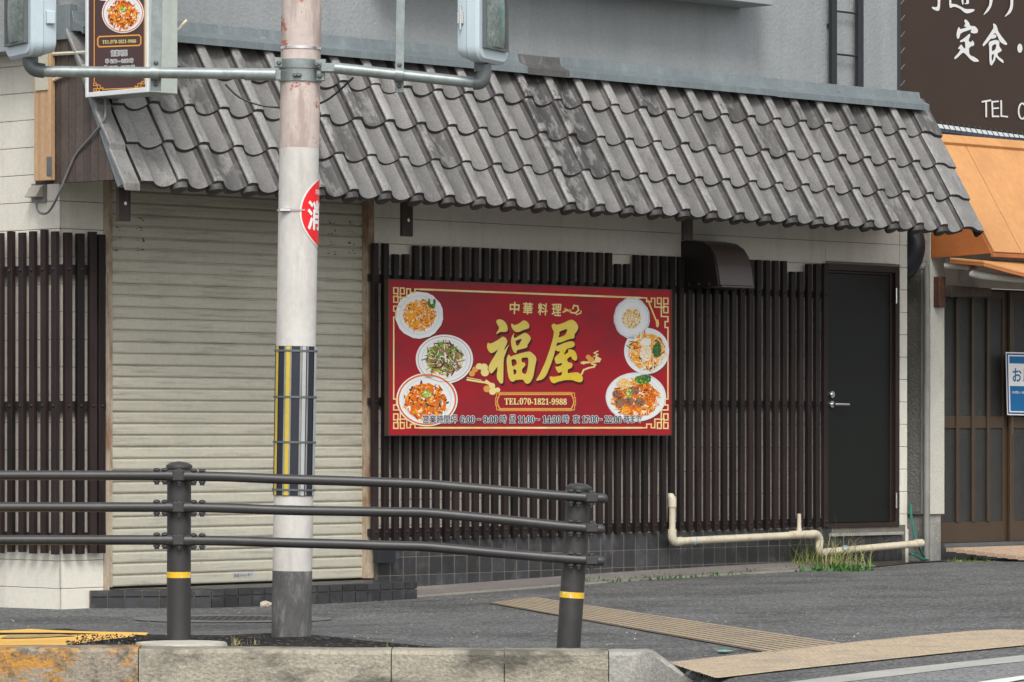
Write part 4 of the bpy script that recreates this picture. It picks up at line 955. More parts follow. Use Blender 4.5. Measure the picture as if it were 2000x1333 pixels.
for px, py in ((1356, 1057), (1650, 1073)):
    p = PF(px, py, wp); mk('pipe_clip', MB().tube([(p.x-.008, -wp, p.z), (p.x+.008, -wp, p.z)], r_p*1.1, 12), mat('blue clip', (.25, .42, .5, 1), .5), PI_, smooth=True)
# meter box under the slats by the shutter
p = PF(757, 1100, .08)
solo('junction_box', MB().box((p.x-.10, -.10, p.z), (p.x+.06, -.04, p.z+.14)).box((p.x-.06, -.105, p.z+.10), (p.x+.02, -.10, p.z+.115)), M['blackpl'], 'F', bevel=.01, label='small black box low on the plinth beside the shutter', category='box')

# ------------------------------------------------------------------ neighbouring shop
NU = PF(1818, 700).x; NB = thing('neighbour_shop', 'neighbouring building with orange awning and brown sliding doors', 'building', (NU+1.5, 1, 0))
ND = PF(1845, 700).x; zn = PF(1830, 1005).z; zL = PF(1870, 560).z; NE = NU+5.0
mk('side_wall', bx((NU, .02, zn), (NU+.12, 5, 3.2)), M['stucco2'], NB)
mk('front_pier', bx((NU-.003, 0, zn), (ND, .10, 3.0)), M['stuccoW'], NB, bevel=.004)
mk('lintel_wall', bx((ND, .0, zL), (NE, .10, 3.0)), M['stuccoW'], NB)
mk('base', bx((NU+.02, .02, -.1), (ND-.02, .14, zn)), M['conc'], NB, bevel=.004)
mk('side_base', bx((NU+.02, .14, -.1), (NU+.13, 5, zn)), M['conc'], NB)
mk('upper_wall', bx((NU+.0, .9, 2.4), (NE, 1.0, 3.6)), M['stuccoW'], NB)
# bracket beams
mk('beam_bracket', bx((NU+.035, -.06, PF(1835, 600, .1).z), (NU+.115, .02, PF(1835, 540, .1).z)), mat('red brown timber', (.085, .038, .024, 1), .6, .2, 5, .15, 40, .002, 60), NB, bevel=.004)
mk('beam_bracket', MB().prism([(NU+.10, -.13, PF(1845, 580, .13).z), (NU+.62, -.13, PF(1845, 574, .13).z), (NU+.62, -.13, PF(1845, 560, .13).z), (NU+.10, -.13, PF(1845, 557, .13).z)], (0, .1, 0)), M['brownwood'], NB, bevel=.003)
# sliding doors
zf = PF(1900, 1060, -.06).z; DW = .93
for i in range(4):
    SD = bpy.data.objects.new('sliding_door', None); COL.objects.link(SD); SD.parent = NB
    ux = ND+.01+i*DW*.98; yo = .08 if i % 2 == 0 else .045
    ORG[SD.name] = Vector((ux, yo, zf)); SD.location = ORG[SD.name]-ORG[NB.name]
    zt2 = zL-.02; st_ = .05
    mk('stile', bx((ux, yo, zf), (ux+st_, yo+.03, zt2)), M['alu'], SD, bevel=.003); mk('stile', bx((ux+DW-.07, yo, zf), (ux+DW, yo+.03, zt2)), M['alu'], SD, bevel=.003)
    zm = PF(1890, 825, -.06).z; zk = PF(1890, 1020, -.06).z
    mk('bottom_rail', bx((ux+st_, yo+.002, zf), (ux+DW-.07, yo+.028, zk)), M['alu'], SD, bevel=.003)
    mk('middle_rail', bx((ux+st_, yo+.002, zm-.05), (ux+DW-.07, yo+.028, zm+.05)), M['alu'], SD, bevel=.003)
    mk('top_rail', bx((ux+st_, yo+.002, zt2-.06), (ux+DW-.07, yo+.028, zt2)), M['alu'], SD, bevel=.003)
    iw = (DW-st_-.07)/4
    for j in range(1, 4): mk('muntin', bx((ux+st_+j*iw-.018, yo-.012, zk), (ux+st_+j*iw+.018, yo+.0015, zt2-.06)), M['alu'], SD, bevel=.002)
    for j in range(4):
        for a, b_ in ((zk, zm-.05), (zm+.05, zt2-.06)): mk('pane', bx((ux+st_+j*iw+.001, yo+.014, a), (ux+st_+(j+1)*iw-.001, yo+.020, b_)), M['glassdark'], SD)
    if i == 1: mk('pull', MB().box((ux+.012, yo-.006, PF(1960, 850, -.05).z), (ux+.034, yo, PF(1960, 805, -.05).z)), mat('brass pull', (.14, .11, .05, 1), .4, metal=.5), SD, bevel=.002)
mk('threshold', bx((ND-.0, .0, zf-.03), (NE, .14, zf-.001)), M['galvdark'], NB)
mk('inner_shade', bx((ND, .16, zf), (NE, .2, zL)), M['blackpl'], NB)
# awning of orange boards
AW = bpy.data.objects.new('awning', None); COL.objects.link(AW); AW.parent = NB; ORG['awning'] = Vector((NU, -.3, 2.6)); AW.location = ORG['awning']-ORG[NB.name]; AW['label'] = 'faded orange board awning'
wtp, wbt = .0, .60
tl = PF(1836, 264, wtp); tlr = PF(2000, 287, wtp); blp = PF(1850, 490, wbt); zt3 = (tl.z+tlr.z)/2; zb3 = (PF(1870, 492, wbt).z+PF(1990, 497, wbt).z)/2
uaw0 = NU+.02
dv = Vector((0, -(wbt-wtp), zb3-zt3)); pw_ = 1.02
for k in range(5):
    ua_, ub_ = uaw0+k*pw_-(.66 if k else 0), uaw0+(k+1)*pw_-.66-.012
    sl_ = .10
    P_ = [(ua_, -wtp, zt3), (ub_, -wtp, zt3), (ub_+0, -wbt, zb3), (ua_, -wbt, zb3)]
    mk('awning_board', MB().prism(P_, (0, -.018, .012)), M['orange'], AW, bevel=.003)
mk('ridge_board', MB().prism([(uaw0-.01, .02, zt3+.0), (NE, .02, zt3), (NE, -.06, zt3-.07), (uaw0-.01, -.06, zt3-.07)], (0, -.02, .03)), M['orange'], AW, bevel=.003)
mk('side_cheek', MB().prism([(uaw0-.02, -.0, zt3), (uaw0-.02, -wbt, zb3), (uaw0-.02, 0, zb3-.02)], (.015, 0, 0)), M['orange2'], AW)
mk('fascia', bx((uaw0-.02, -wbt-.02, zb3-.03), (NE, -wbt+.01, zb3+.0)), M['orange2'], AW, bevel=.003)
lz = PF(1930, 530, .70).z
mk('lower_board', MB().prism([(NU-.12, -.28, zb3-.03), (NE, -.28, zb3-.03), (NE, -.72, lz), (NU+.32, -.72, lz), (NU-.1, -.60, lz+.085)], (0, 0, -.02)), M['orange'], AW, bevel=.004)
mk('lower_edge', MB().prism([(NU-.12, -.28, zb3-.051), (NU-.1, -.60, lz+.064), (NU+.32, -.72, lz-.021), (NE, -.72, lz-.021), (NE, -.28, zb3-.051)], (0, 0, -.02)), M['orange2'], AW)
mk('gutter', MB().tube(curve([(NU+.05, -.10, PF(1840, 515, .3).z), (NU+.15, -.30, PF(1870, 520, .4).z), (NU+.35, -.52, PF(1905, 540, .6).z), (NE, -.55, PF(1905, 545, .6).z)], 5), .028, 10), mat('white gutter', (.55, .55, .5, 1), .5), AW, smooth=True)
# downpipe in the gap
dpx = NU-.055
solo('downpipe', MB().tube(curve([(NU-.28, .05, PF(1790, 520, -.05).z), (dpx-.05, .02, PF(1795, 522, 0).z), (dpx, -.0, PF(1800, 540, 0).z), (dpx, 0, 1.2), (dpx, 0, .1)], 5), .026, 10), M['greypipe'], 'F', smooth=True, label='thin grey downpipe in the gap between the two buildings', category='pipe')
solo('wrapped_duct', MB().tube(curve([(UE+.10, .15, 2.75), (UE+.10, .03, 2.62), (UE+.09, .04, 2.48), (UE+.05, .12, 2.32)], 5), [.10]*13+[.09, .07, .03], 12), M['blackpl'], 'F', smooth=True, label='black taped duct tucked under the right end of the tiled canopy', category='duct')
mk_g = MB().box((UE, 2.2, -.1), (NU, 2.3, 4.2)); solo('gap_wall', mk_g, M['stucco2'], 'F', label='rough wall closing the gap between the buildings', category='wall')
# green hose
hz = [PF(1778, 985, .02), PF(1780, 1010, .05), PF(1786, 1045, .08), PF(1795, 1070, .1), PF(1806, 1090, .1), PF(1800, 1092, .12), PF(1785, 1084, .14), PF(1778, 1082, .1), PF(1790, 1082, .02)]
solo('garden_hose', MB().tube(curve([(p.x, p.y, p.z) for p in hz]), .010, 8), M['hose'], 'F', smooth=True, label='dark green hose hanging down the white wall corner', category='hose')
# poster
PO = .01
po = thing('notice_poster', 'blue and white notice poster taped to the sliding door', 'poster', PF(2000, 812, PO))
def pq(x0, y0, x1, y1, L, m, nm):
    k = lambda x, y: PF(1964+(x-1964)+(y-688)*.024, y+(x-1964)*.02, PO+L)
    return mk(nm, MB().add([k(x0, y0), k(x1, y0), k(x1, y1), k(x0, y1)], [(0, 1, 2, 3)]), m, po)
blue, dblue = flat('poster blue', (.012, .13, .32, 1)), flat('poster deep blue', (.02, .07, .22, 1))
k = lambda x, y, w_: PF(x+(y-688)*.024, y+(x-1964)*.02, w_)
pb = MB().prism([k(1964, 688, PO-.002), k(2050, 688, PO-.002), k(2050, 811, PO-.002), (k(1964, 811, PO-.002))], (0, -.002, 0)); mk('sheet', pb, M['white'], po)
pq(1966, 690.5, 2048, 808.5, .002, dblue, 'border'); pq(1968.5, 693.5, 2046, 805.5, .0028, M['white'], 'inner_border'); pq(1971, 696, 2044, 710, .0036, blue, 'header_band'); pq(1971, 754, 2044, 803, .0036, blue, 'lower_band')
t_ = MB(); text(t_, 'お', [(1978, 720), (1995, 720.5), (1995, 746), (1978, 745)], lambda x, y, L: PF(x, y, PO+L), .0036, .02); text(t_, '願い', [(1999, 720.5), (2030, 721), (2030, 746), (1999, 746)], lambda x, y, L: PF(x, y, PO+L), .0036, .02); mk('lettering', t_, blue, po)
t_ = MB(); text(t_, 'お問い合わせは', [(1977, 764), (2020, 765), (2020, 770), (1977, 769)], lambda x, y, L: PF(x, y, PO+L), .0046, .01); mk('lettering', t_, M['white'], po)

# big brown sign behind
bs = thing('rooftop_sign', 'large brown sign with white brush lettering behind the canopy end', 'sign', PY(1880, 250, 33.4), 'W')
dS = Vector((5344, 8000, 0)).normalized(); P0 = PY(1755, 100, 32.6); nS = Vector((dS.y, -dS.x, 0))
def pB(x, y, L=0):
    d = ray(x, y); t = (P0-CAMW).dot(nS)+L; t = t/d.dot(nS); return CAMW + d*t
zbs = pB(2000, 263).z
q0, q1 = pB(1757, 100), pB(2350, 100)
mk('panel', MB().prism([(q0.x, q0.y, zbs), (q1.x, q1.y, zbs), (q1.x, q1.y, 6.5), (q0.x, q0.y, 6.5)], -nS*.05), M['brownsign'], bs)
for px in (1755,):
    p = pB(px, 100) - dS*.03; mk('frame_post', MB().box((p.x-.03, p.y-.03, 2.6), (p.x+.03, p.y+.03, 6.5)), M['blackpl'], bs)
mk('frame_rail', MB().tube([tuple(pB(1760, 240)+Vector((0, 0, zbs-pB(1760, 240).z-.07))), tuple(pB(2350, 240)+Vector((0, 0, zbs-pB(2350, 240).z-.07)))], .03, 10), mat('blue black tube', (.03, .035, .05, 1), .4), bs, smooth=True)
wire = MB(); nw = 60
for k in range(nw):
    t = k/nw; p = q0.lerp(q1, t); wire.tube([(p.x, p.y, zbs+.01)+Vector((0, 0, 0)) if 0 else Vector((p.x, p.y, zbs+.012))+nS*.01, Vector((p.x, p.y, zbs-.05))+dS*.03+nS*.035, Vector((p.x, p.y, zbs-.11))+dS*.05], .004, 4)
for k in range(14):
    p = q0-dS*.03; z = 3.2+k*.13; wire.tube([Vector((p.x, p.y, z))+nS*.04-dS*.03, Vector((p.x, p.y, z+.05))+nS*.04+dS*.04], .005, 4)
mk('binding_wire', wire, M['galvdark'], bs, kind='stuff')
K2 = 5.333
def br(polys):
    m_ = MB()
    for i, s_ in enumerate(polys): poly2(m_, [rg(r_, 1820, 0, K2) for r_ in s_], pB, .004+.0008*i)
    return m_
wl_ = M['white']
mk('brush_character', br([[[(335,215),(355,203),(390,240),(398,272),(450,275),(480,310),(478,345),(440,352),(400,340),(420,305),(300,345),(285,400),(265,410),(255,360),(270,300),(285,280),(295,310),(370,285),(330,275),(350,255)]],
  [[(290,430),(330,405),(395,350),(402,370),(380,430),(410,445),(420,420),(440,445),(442,475),(400,490),(385,510),(392,575),(440,595),(485,625),(492,645),(440,648),(400,620),(360,575),(325,545),(270,600),(240,622),(230,605),(280,550),(300,515),(268,512),(305,460),(330,500),(350,510),(345,430),(300,445)]]]), wl_, bs)
mk('brush_character', br([[[(635,245),(665,255),(682,290),(690,330),(740,400),(790,460),(770,475),(710,440),(680,370),(655,340),(620,400),(560,465),(535,488),(528,465),(560,420),(620,330),(645,290)]], [[(615,400),(650,355),(675,375),(668,395),(625,408)]],
  [[(590,440),(665,415),(705,430),(700,480),(720,510),(732,530),(680,560),(690,590),(745,630),(750,665),(700,630),(665,590),(660,630),(620,692),(600,660),(598,500)], [(625,480),(660,460),(672,470),(662,520),(625,540)], [(622,575),(650,562),(640,620),(625,640)]]]), wl_, bs)
mk('lettering', br([[ell(917, 505, 27, 48, 16)], [[(30,-60),(88,-60),(88,0),(85,80),(75,115),(45,115),(0,90),(0,72),(50,78),(60,60),(62,0)]], [[(190,-30),(205,20),(200,42),(250,45),(310,75),(350,98),(430,95),(450,105),(430,125),(375,143),(340,135),(290,90),(230,70),(190,88),(182,60),(180,-30)]],
  [[(305,-20),(330,-20),(330,50),(315,50)]], [[(355,-20),(385,-20),(387,45),(342,46),(340,35),(360,35)]], [[(600,-60),(635,-60),(635,0),(620,70),(590,120),(530,168),(565,110),(600,50)]], [[(820,-60),(850,-60),(846,80),(820,140),(750,185),(790,130),(818,70)]]]), wl_, bs)
tl_ = MB()
prb = lambda x, y, L: pB(1820+x/K2, y/K2, L+.004)
for P_, w_ in (([(528, 1062), (608, 1048)], 18), ([(565, 1055), (567, 1215)], 17), ([(628, 1062), (634, 1215)], 17), ([(628, 1064), (690, 1058)], 16), ([(632, 1132), (692, 1128)], 16), ([(634, 1213), (695, 1215)], 16), ([(722, 1055), (724, 1212)], 17), ([(724, 1212), (785, 1218)], 16)): stroke(tl_, P_, w_, prb, .003)
stroke(tl_, ell(942, 1160, 38, 80, 20), 16, prb, .003, closed=True); mk('lettering', tl_, wl_, bs)

# porch paving of the neighbour, dirt in the gap
mb = MB(); q = [PF(1838, 1062, 0), (NE, -.05, 0), (NE, -.62, 0), PF(1905, 1098, .5)]
pv = thing('porch', 'tan tiled porch floor before the sliding doors', 'porch', (NU+1, -.3, 0), kind='structure'); del pv['category']
for i in range(22):
    for j in range(12):
        a, b_ = ND-.02+i*.15+j*.012, -.03-j*.092
        wv = MF @ Vector((a, b_, 0)); z = (zf-.032)*(1-j/11)+(gz(wv.x, wv.y)+.012)*j/11
        mk('paving_tile', bx((a, b_-.086, z-.03), (a+.144, b_, z)), M['porch'], pv)
mk('bed', bx((ND-.03, -.5, -.1), (ND+3.3, -.02, zf-.13)), M['grout'], pv)
mb = MB(); sheet(mb, [(1770, 1085), (1800, 1068), (1850, 1070), (1905, 1085), (1880, 1094), (1780, 1100), (1680, 1110), (1600, 1108)], .007)
solo('soil', mb, mat('dark soil', (.055, .043, .035, 1), .95, .3, 6, .3, 50, .01, 60), kind='structure', label='dark soil and grit at the foot of the wall gap')

# ------------------------------------------------------------------ pole with its fittings
PYd = 20.2; pb_ = PG(569, 1245); pb_ = Vector((PY(569, 1245, PYd).x, PYd, PY(569, 1245, PYd).z)); RP = 39/396.0
lean = Matrix.Rotation(math.atan2(.0505, 3.143), 4, 'Y')
POLE = thing('utility_pole', 'white painted steel pole with striped reflective band and pink weathered top', 'pole', pb_, 'W', rot=lean)
ORG[POLE.name] = Vector((0, 0, 0))                      # children below are in the pole's own coordinates
zpy = lambda y: (1245-y)/396.0
def lath(nm, prof, m, par=POLE, n=40, smooth=True, **kw):
    return mk(nm, MB().lathe(prof, (0, 0, 0), n), m, par, smooth=smooth, **kw)
lath('foot', [(RP, -.2), (RP, zpy(1115))], M['polegrey'], label='bare grey foot of the pole')
lath('shaft', [(RP-.0005, zpy(1115)), (RP-.0005, zpy(290))], M['polewhite'])
lath('upper_shaft', [(RP, zpy(290)), (RP, zpy(-700))], M['polepink'], label='pinkish weathered top of the pole')
bd = lath('reflective_band', [(RP+.004, zpy(968)), (RP+.004, zpy(677))], M['navy'], label='dark band with yellow and silver stripes')
def patch(nm, x0, x1, y0, y1, r, m, par, cx=573.5, n=4):
    mb = MB(); s_ = r*396; a0_, a1_ = [math.asin(max(-1, min(1, (x-cx)/s_))) for x in (x0, x1)]
    for i in range(n+1):
        a = a0_+(a1_-a0_)*i/n
        for y in (y0, y1): mb.v.append(Vector((r*math.sin(a), -r*math.cos(a), zpy(y))))
    for i in range(n): mb.face((2*i, 2*i+1, 2*i+3, 2*i+2))
    return mk(nm, mb, m, par, smooth=True)
for x0, x1, m_ in ((536, 541, 'yellow'), (556.5, 564.5, 'yellow'), (588.5, 595.5, 'silver'), (610.5, 614.5, 'silver')):
    patch('stripe', x0, x1, 677.5, 967.5, RP+.0065, M[m_], bd)
for x0, x1 in ((553, 556.3), (564.7, 567.5), (584, 587.8), (597.2, 600)): patch('stripe', x0, x1, 677.5, 967.5, RP+.0058, M['greypipe'], bd)
for y in (686, 776, 864, 957): lath('band_strap', [(RP+.0068, zpy(y+2)), (RP+.009, zpy(y+2)), (RP+.009, zpy(y-2)), (RP+.0068, zpy(y-2))], M['galvdark'], bd)
# round red hydrant plate wrapped on the pole
HS = thing('hydrant_sign', 'round red fire hydrant sign wrapped around the right of the pole', 'sign', pb_, 'W', rot=lean); ORG[HS.name] = Vector((0, 0, 0))
zc_ = zpy(416); rad = .181; cxh = 583.0
aL = math.asin((588-cxh)/39.0); ac = aL + rad/RP
def wrap(s_, z, r): a = ac + s_/RP; return Vector((r*math.sin(a), -r*math.cos(a), z))
def disc(rr_, r, m, nm):
    mb = MB(); nR, nA = 7, 48
    for i in range(nR+1):
        for k in range(nA):
            q_ = rr_*i/nR; mb.v.append(wrap(q_*math.cos(2*math.pi*k/nA), zc_+q_*math.sin(2*math.pi*k/nA), r))
    for i in range(nR):
        for k in range(nA): mb.face((i*nA+k, i*nA+(k+1) % nA, (i+1)*nA+(k+1) % nA, (i+1)*nA+k))
    return mk(nm, mb, m, HS, smooth=True)
disc(.181, RP+.003, M['white'], 'rim'); disc(.173, RP+.0045, M['red'], 'plate')
ht = MB()
def textc(s_, x0, x1, z0, z1, off):
    vs, fs = glyphs(s_, off); b0 = glyphs(s_, 0)[0]; xa, xb = min(p[0] for p in b0), max(p[0] for p in b0); ya, yb = min(p[1] for p in b0), max(p[1] for p in b0)
    ht.add([wrap(x0+(x1-x0)*(x-xa)/(xb-xa), z0+(z1-z0)*(y-ya)/(yb-ya), RP+.006+.0002*len(ht.v)/400) for x, y in vs], fs)
textc('消火栓', -.140, .140, zc_-.085, zc_+.055, 0)
for dx_, dz_ in ((.004, 0), (-.004, 0), (0, .004), (0, -.004)): textc('消火栓', -.140+dx_, .140+dx_, zc_-.085+dz_, zc_+.055+dz_, 0); textc('FIRE HYDRANT', -.095, .095, zc_+.088, zc_+.112, 0)
mk('lettering', ht, M['white'], HS)
st2 = MB(); nA = 24
for i in range(nA+1):
    a = -1.5+(aL+.25+1.5)*i/nA
    for z in (zpy(414), zpy(411)): st2.v.append(Vector(((RP+.007)*math.sin(a), -(RP+.007)*math.cos(a), z)))
for i in range(nA): st2.face((2*i, 2*i+1, 2*i+3, 2*i+2))
mk('strap', st2, mat('pinkish strap', (.42, .32, .30, 1), .5), HS, smooth=True)
mk('strap_buckle', MB().box((-.055-.03, -RP-.003, zpy(416)), (-.055+.025, -RP+.04, zpy(409))), M['chrome'], HS, bevel=.003)

# clamps and arms
def polepart(name, label):
    o = bpy.data.objects.new(name, None); COL.objects.link(o); o.parent = POLE; ORG[o.name] = Vector((0, 0, 0)); o['label'] = label; return o
def ringc(nm, y0, y1, r, m, par, n=36): return lath(nm, [(RP, zpy(y1)), (r, zpy(y1)), (r, zpy(y0)), (RP, zpy(y0))], m, par, n)
CL = polepart('pole_clamp', 'galvanised double clamp joining the signal arms to the pole')
ringc('clamp_band', 118, 136, RP+.008, M['galv'], CL); ringc('clamp_band', 139, 161, RP+.008, M['galv'], CL)
ringc('hose_clamp', 93, 98, RP+.004, M['chrome'], CL)
for q_ in (((-.165, -RP-.005, zpy(161)), (-.09, -RP+.03, zpy(141))), ((.085, -RP-.005, zpy(161)), (.125, -RP+.03, zpy(141))), ((-.125, -RP-.012, zpy(136)), (-.085, -RP+.02, zpy(117))), ((.075, -RP-.012, zpy(136)), (.13, -RP+.02, zpy(119)))): mk('clamp_plate', bx(*q_), M['galv'], CL, bevel=.003)
for x, y in ((-.135, 151), (.10, 151), (-.10, 127), (.085, 129), (.11, 130), (-.02, 150), (.0, 150)):
    mk('bolt', MB().lathe([(.014, 0), (.014, .010), (.009, .012), (.009, .022)], (0, 0, 0), 6), M['galvdark'], CL); o = COL.objects[-1]; o.rotation_euler = (R(90), 0, 0); o.location = (x, -RP-.008 if abs(x) < .08 else -RP-.005, zpy(y))
cx_ = lambda x: (x-586.5)/396.0
def arm(nm, label, path, extra):
    A = polepart(nm, label)
    mk('pipe', MB().tube(path, .0275, 16), M['galv'], A, smooth=True); return A
ZA = lambda y: zpy(y)
A1 = arm('signal_arm', 'left galvanised pipe arm carrying the left pedestrian signal', [(cx_(78), -RP-.02, ZA(152)), (cx_(540), -RP-.02, ZA(150))], None)
mk('sleeve', MB().tube([(cx_(481), -RP-.02, ZA(151)), (cx_(541), -RP-.02, ZA(151))], .031, 16), M['galv'], A1, smooth=True)
mk('elbow', MB().tube(curve([(cx_(92), -RP-.02, ZA(151)), (cx_(74), -RP-.02, ZA(148)), (cx_(64), -RP-.02, ZA(137)), (cx_(62), -RP-.02, ZA(116))], 5), .036, 16), M['galvdark'], A1, smooth=True)
A2 = arm('signal_arm', 'right galvanised pipe arm carrying the right pedestrian signal', [(cx_(655), -RP-.01, ZA(136)), (cx_(925), -RP-.01, ZA(160))], None)
mk('sleeve', MB().box((cx_(628), -RP-.03, ZA(145)), (cx_(668), -RP+.02, ZA(127))), M['galv'], A2, bevel=.006)
mk('elbow', MB().tube(curve([(cx_(925), -RP-.01, ZA(160)), (cx_(938), -RP-.01, ZA(159)), (cx_(945), -RP-.01, ZA(148)), (cx_(946), -RP-.01, ZA(125))], 5), .035, 16), M['galvdark'], A2, smooth=True)
for (A, px, yl, yr, nm) in ((A1, 307, 185, 150, 'left'), (A2, 781, 180, 146, 'right')):
    T_ = polepart('stay_bar', 'flat galvanised bar in front of the vertical menu sign' if nm == 'left' else 'flat galvanised bar rising above the canopy right of the pole')
    w_ = .026 if nm == 'left' else .021
    mk('bar', bx((cx_(px)-w_, -RP+.020, ZA(yl)), (cx_(px)+w_, -RP+.028, ZA(-900))), M['galv'], T_, bevel=.001)
    mk('pipe_clip', MB().tube([(cx_(px)-.02, -RP-.015, ZA(yr+.5)), (cx_(px)+.02, -RP-.015, ZA(yr+2))], .034, 14), M['galv'], T_, smooth=True)
    for dy in (-20, 22):
        o = mk('bolt', MB().lathe([(.012, 0), (.012, .008), (.004, .012)], (0, 0, 0), 8), M['galvdark'], T_); o.rotation_euler = (R(90), 0, 0); o.location = (cx_(px), -RP+.020, ZA(yr+dy))
# loose black cable behind the pole
W1 = MB().tube(curve([PY(440, 165, 20.35), PY(470, 192, 20.35), PY(520, 208, 20.36), PY(590, 210, 20.38), PY(640, 195, 20.36), PY(690, 152, 20.3)]), .0055, 6)
solo('signal_cable', W1, M['blackpl'], smooth=True, label='thin black cable sagging behind the pole below the arms', category='cable')

def signal(label, px, yaw, Dp, flip, latch):
    base = PY(px, 122 if flip < 0 else 132, PYd-RP-.02)
    T_ = thing('pedestrian_signal', label, 'traffic signal', base, 'W', rot=Matrix.Rotation(yaw, 4, 'Z'), group='pedestrian signals on the pole arms'); ORG[T_.name] = Vector((0, 0, 0))
    Wd, Hh, r_ = .37, .80, .06
    def rrect(w, h, r, z0, y, n=5):
        out = []
        for cx, cz, a0 in ((w/2-r, r, -90), (w/2-r, h-r, 0), (-w/2+r, h-r, 90), (-w/2+r, r, 180)):
            for k in range(n+1):
                a = R(a0+90*k/n); out.append(Vector((cx+r*math.cos(a), y, z0+cz+r*math.sin(a))))
        return out
    mb = MB(); Ls_ = [rrect(Wd*.82, Hh-.05, .05, .045, Dp), rrect(Wd*.9, Hh-.02, .06, .03, Dp*.55), rrect(Wd*.9, Hh-.02, .06, .03, -.0+.03), rrect(Wd, Hh, .07, .02, .02), rrect(Wd, Hh, .07, .02, -.025), rrect(Wd-.03, Hh-.03, .06, .035, -.04)]
    n = len(Ls_[0])
    for L_ in Ls_: mb.v += L_
    for j in range(len(Ls_)-1):
        for k in range(n): mb.face((j*n+k, j*n+(k+1) % n, (j+1)*n+(k+1) % n, (j+1)*n+k))
    mb.face(list(range(n))); mb.face([(len(Ls_)-1)*n+k for k in reversed(range(n))])
    mk('housing', mb, M['lamphouse'], T_, smooth=True)
    for zc2 in (.095, .44):
        lens = MB(); nn = 8; hw, hh = .125, .27
        for i in range(nn+1):
            for j in range(nn+1):
                x = -hw+2*hw*i/nn; z = zc2+hh*j/nn
                bul = .035*(1-(x/hw)**2)*(1-.4*((z-zc2)/hh*2-1)**2); lens.v.append(Vector((x, -.045-bul, z)))
        for i in range(nn):
            for j in range(nn): lens.face((i*(nn+1)+j, (i+1)*(nn+1)+j, (i+1)*(nn+1)+j+1, i*(nn+1)+j+1))
        o = mk('lens', lens, M['lens'], T_, smooth=True)
        mk('lens_rim', MB().box((-hw-.012, -.06, zc2-.012), (-hw, -.038, zc2+hh+.012)).box((hw, -.06, zc2-.012), (hw+.012, -.038, zc2+hh+.012)).box((-hw, -.06, zc2-.012), (hw, -.038, zc2)).box((-hw, -.06, zc2+hh), (hw, -.038, zc2+hh+.012)), M['galvdark'], T_)
        if flip > 0 or zc2 < .2:
            bd_ = MB()
            fig = [(0, .235), (0, .225), (-.01, .21), (0, .21), (.01, .21)]
            for t in range(9): fig += [(0, .20-.011*t), (-.012, .20-.011*t), (.012, .20-.011*t)]
            for t in range(9): fig += [(-.010-.0045*t, .10-.0095*t), (.010+.0045*t, .10-.0095*t)]
            for t in range(5): fig += [(-.02-.007*t, .185-.010*t), (.02+.007*t, .185-.009*t)]
            for x, z in fig:
                bul = .035*(1-(x/hw)**2); zz2 = zc2+z+.005
                c_ = Vector((x, -.047-bul, zz2)); q = .0034
                bd_.add([c_+Vector((-q, 0, 0)), c_+Vector((0, 0, -q)), c_+Vector((q, 0, 0)), c_+Vector((0, 0, q)), c_+Vector((0, -.003, 0))], [(0, 1, 4), (1, 2, 4), (2, 3, 4), (3, 0, 4)])
            mk('signal_beads', bd_, M['teal'] if flip > 0 else mat('dull beads', (.16, .18, .17, 1), .3), T_, kind='stuff')
    s_ = -1 if flip > 0 else 1
    if latch: mk('latch', MB().box((s_*Wd*.45, .045, .20), (s_*(Wd*.45+.012), .075, .26)).tube([(s_*(Wd*.45+.008), .06, .17), (s_*(Wd*.45+.008), .06, .29)], .006, 8), M['chrome'], T_, bevel=.002)
    else: mk('hinge', MB().box((s_*Wd*.44, .04, .175), (s_*(Wd*.44+.02), .085, .24)), M['lamphouse'], T_, bevel=.004)
    mk('mounting_stub', MB().lathe([(.034, -.02), (.034, .03), (.05, .032), (.05, .05)], (0, .03, 0), 16), M['galvdark'], T_, smooth=True)
    return T_
signal('pale blue pedestrian signal with dull grey lens at the top left', 50, R(-62), .10, -1, False)
signal('pale blue pedestrian signal with green beaded lens right of the pole', 950, R(66), .085, 1, True)

# ------------------------------------------------------------------ guardrail
YG = 19.4
GR = thing('guardrail', 'charcoal steel pedestrian guardrail with three pipe rails and two posts', 'guardrail', (PY(349, 1245, YG).x, YG, .12), 'W')
def gpost(pt, pbm, band):
    a, b_ = PY(*pbm, YG), PY(*pt, YG); ax = (b_-a).normalized(); r_ = .057
    o = mk('post', MB().tube([a-ax*.12, b_-ax*.02], r_, 28), M['railpaint'], GR, smooth=True)
    mk('post_cap', MB().tube([b_-ax*.02, b_-ax*.012, b_-ax*.004, b_+ax*.008, b_+ax*.013], [r_+.005, r_+.006, r_+.004, r_*.7, .004], 28), M['railpaint'], o, smooth=True)
    t = a+ax*((pbm[1]-band)/412.0); mk('reflective_tape', MB().tube([t-ax*.014, t+ax*.014], r_+.0015, 28), M['tape'], o, smooth=True)
    return o, a, ax
tape = mat('yellow and white tape', (.74, .46, .02, 1), .5, .08, 4, dirt=(.68, .66, .60, 1), damt=1, dsc=(11, 11, 3), dthr=(.53, .56)); M['tape'] = tape
gpost((350, 907), (349, 1247), 1123); gpost((1131, 949), (1109, 1285), 1162)
YR = YG-.057-.012
rails = [[(929, 929), [(372, 930), (450, 932), (560, 936.5), (680, 940), (760, 943), (830, 946), (900, 952), (1000, 960.5), (1100, 969), (1180, 974)]],
         [(991, 991), [(372, 991), (450, 993), (560, 997), (680, 999), (760, 1000.5), (830, 1002), (900, 1008), (1000, 1017.5), (1100, 1028), (1175, 1034)]],
         [(1056, 1055), [(372, 1056), (450, 1057), (560, 1060.5), (680, 1063.5), (760, 1066), (830, 1068), (900, 1074), (1000, 1083), (1100, 1091), (1175, 1096)]]]
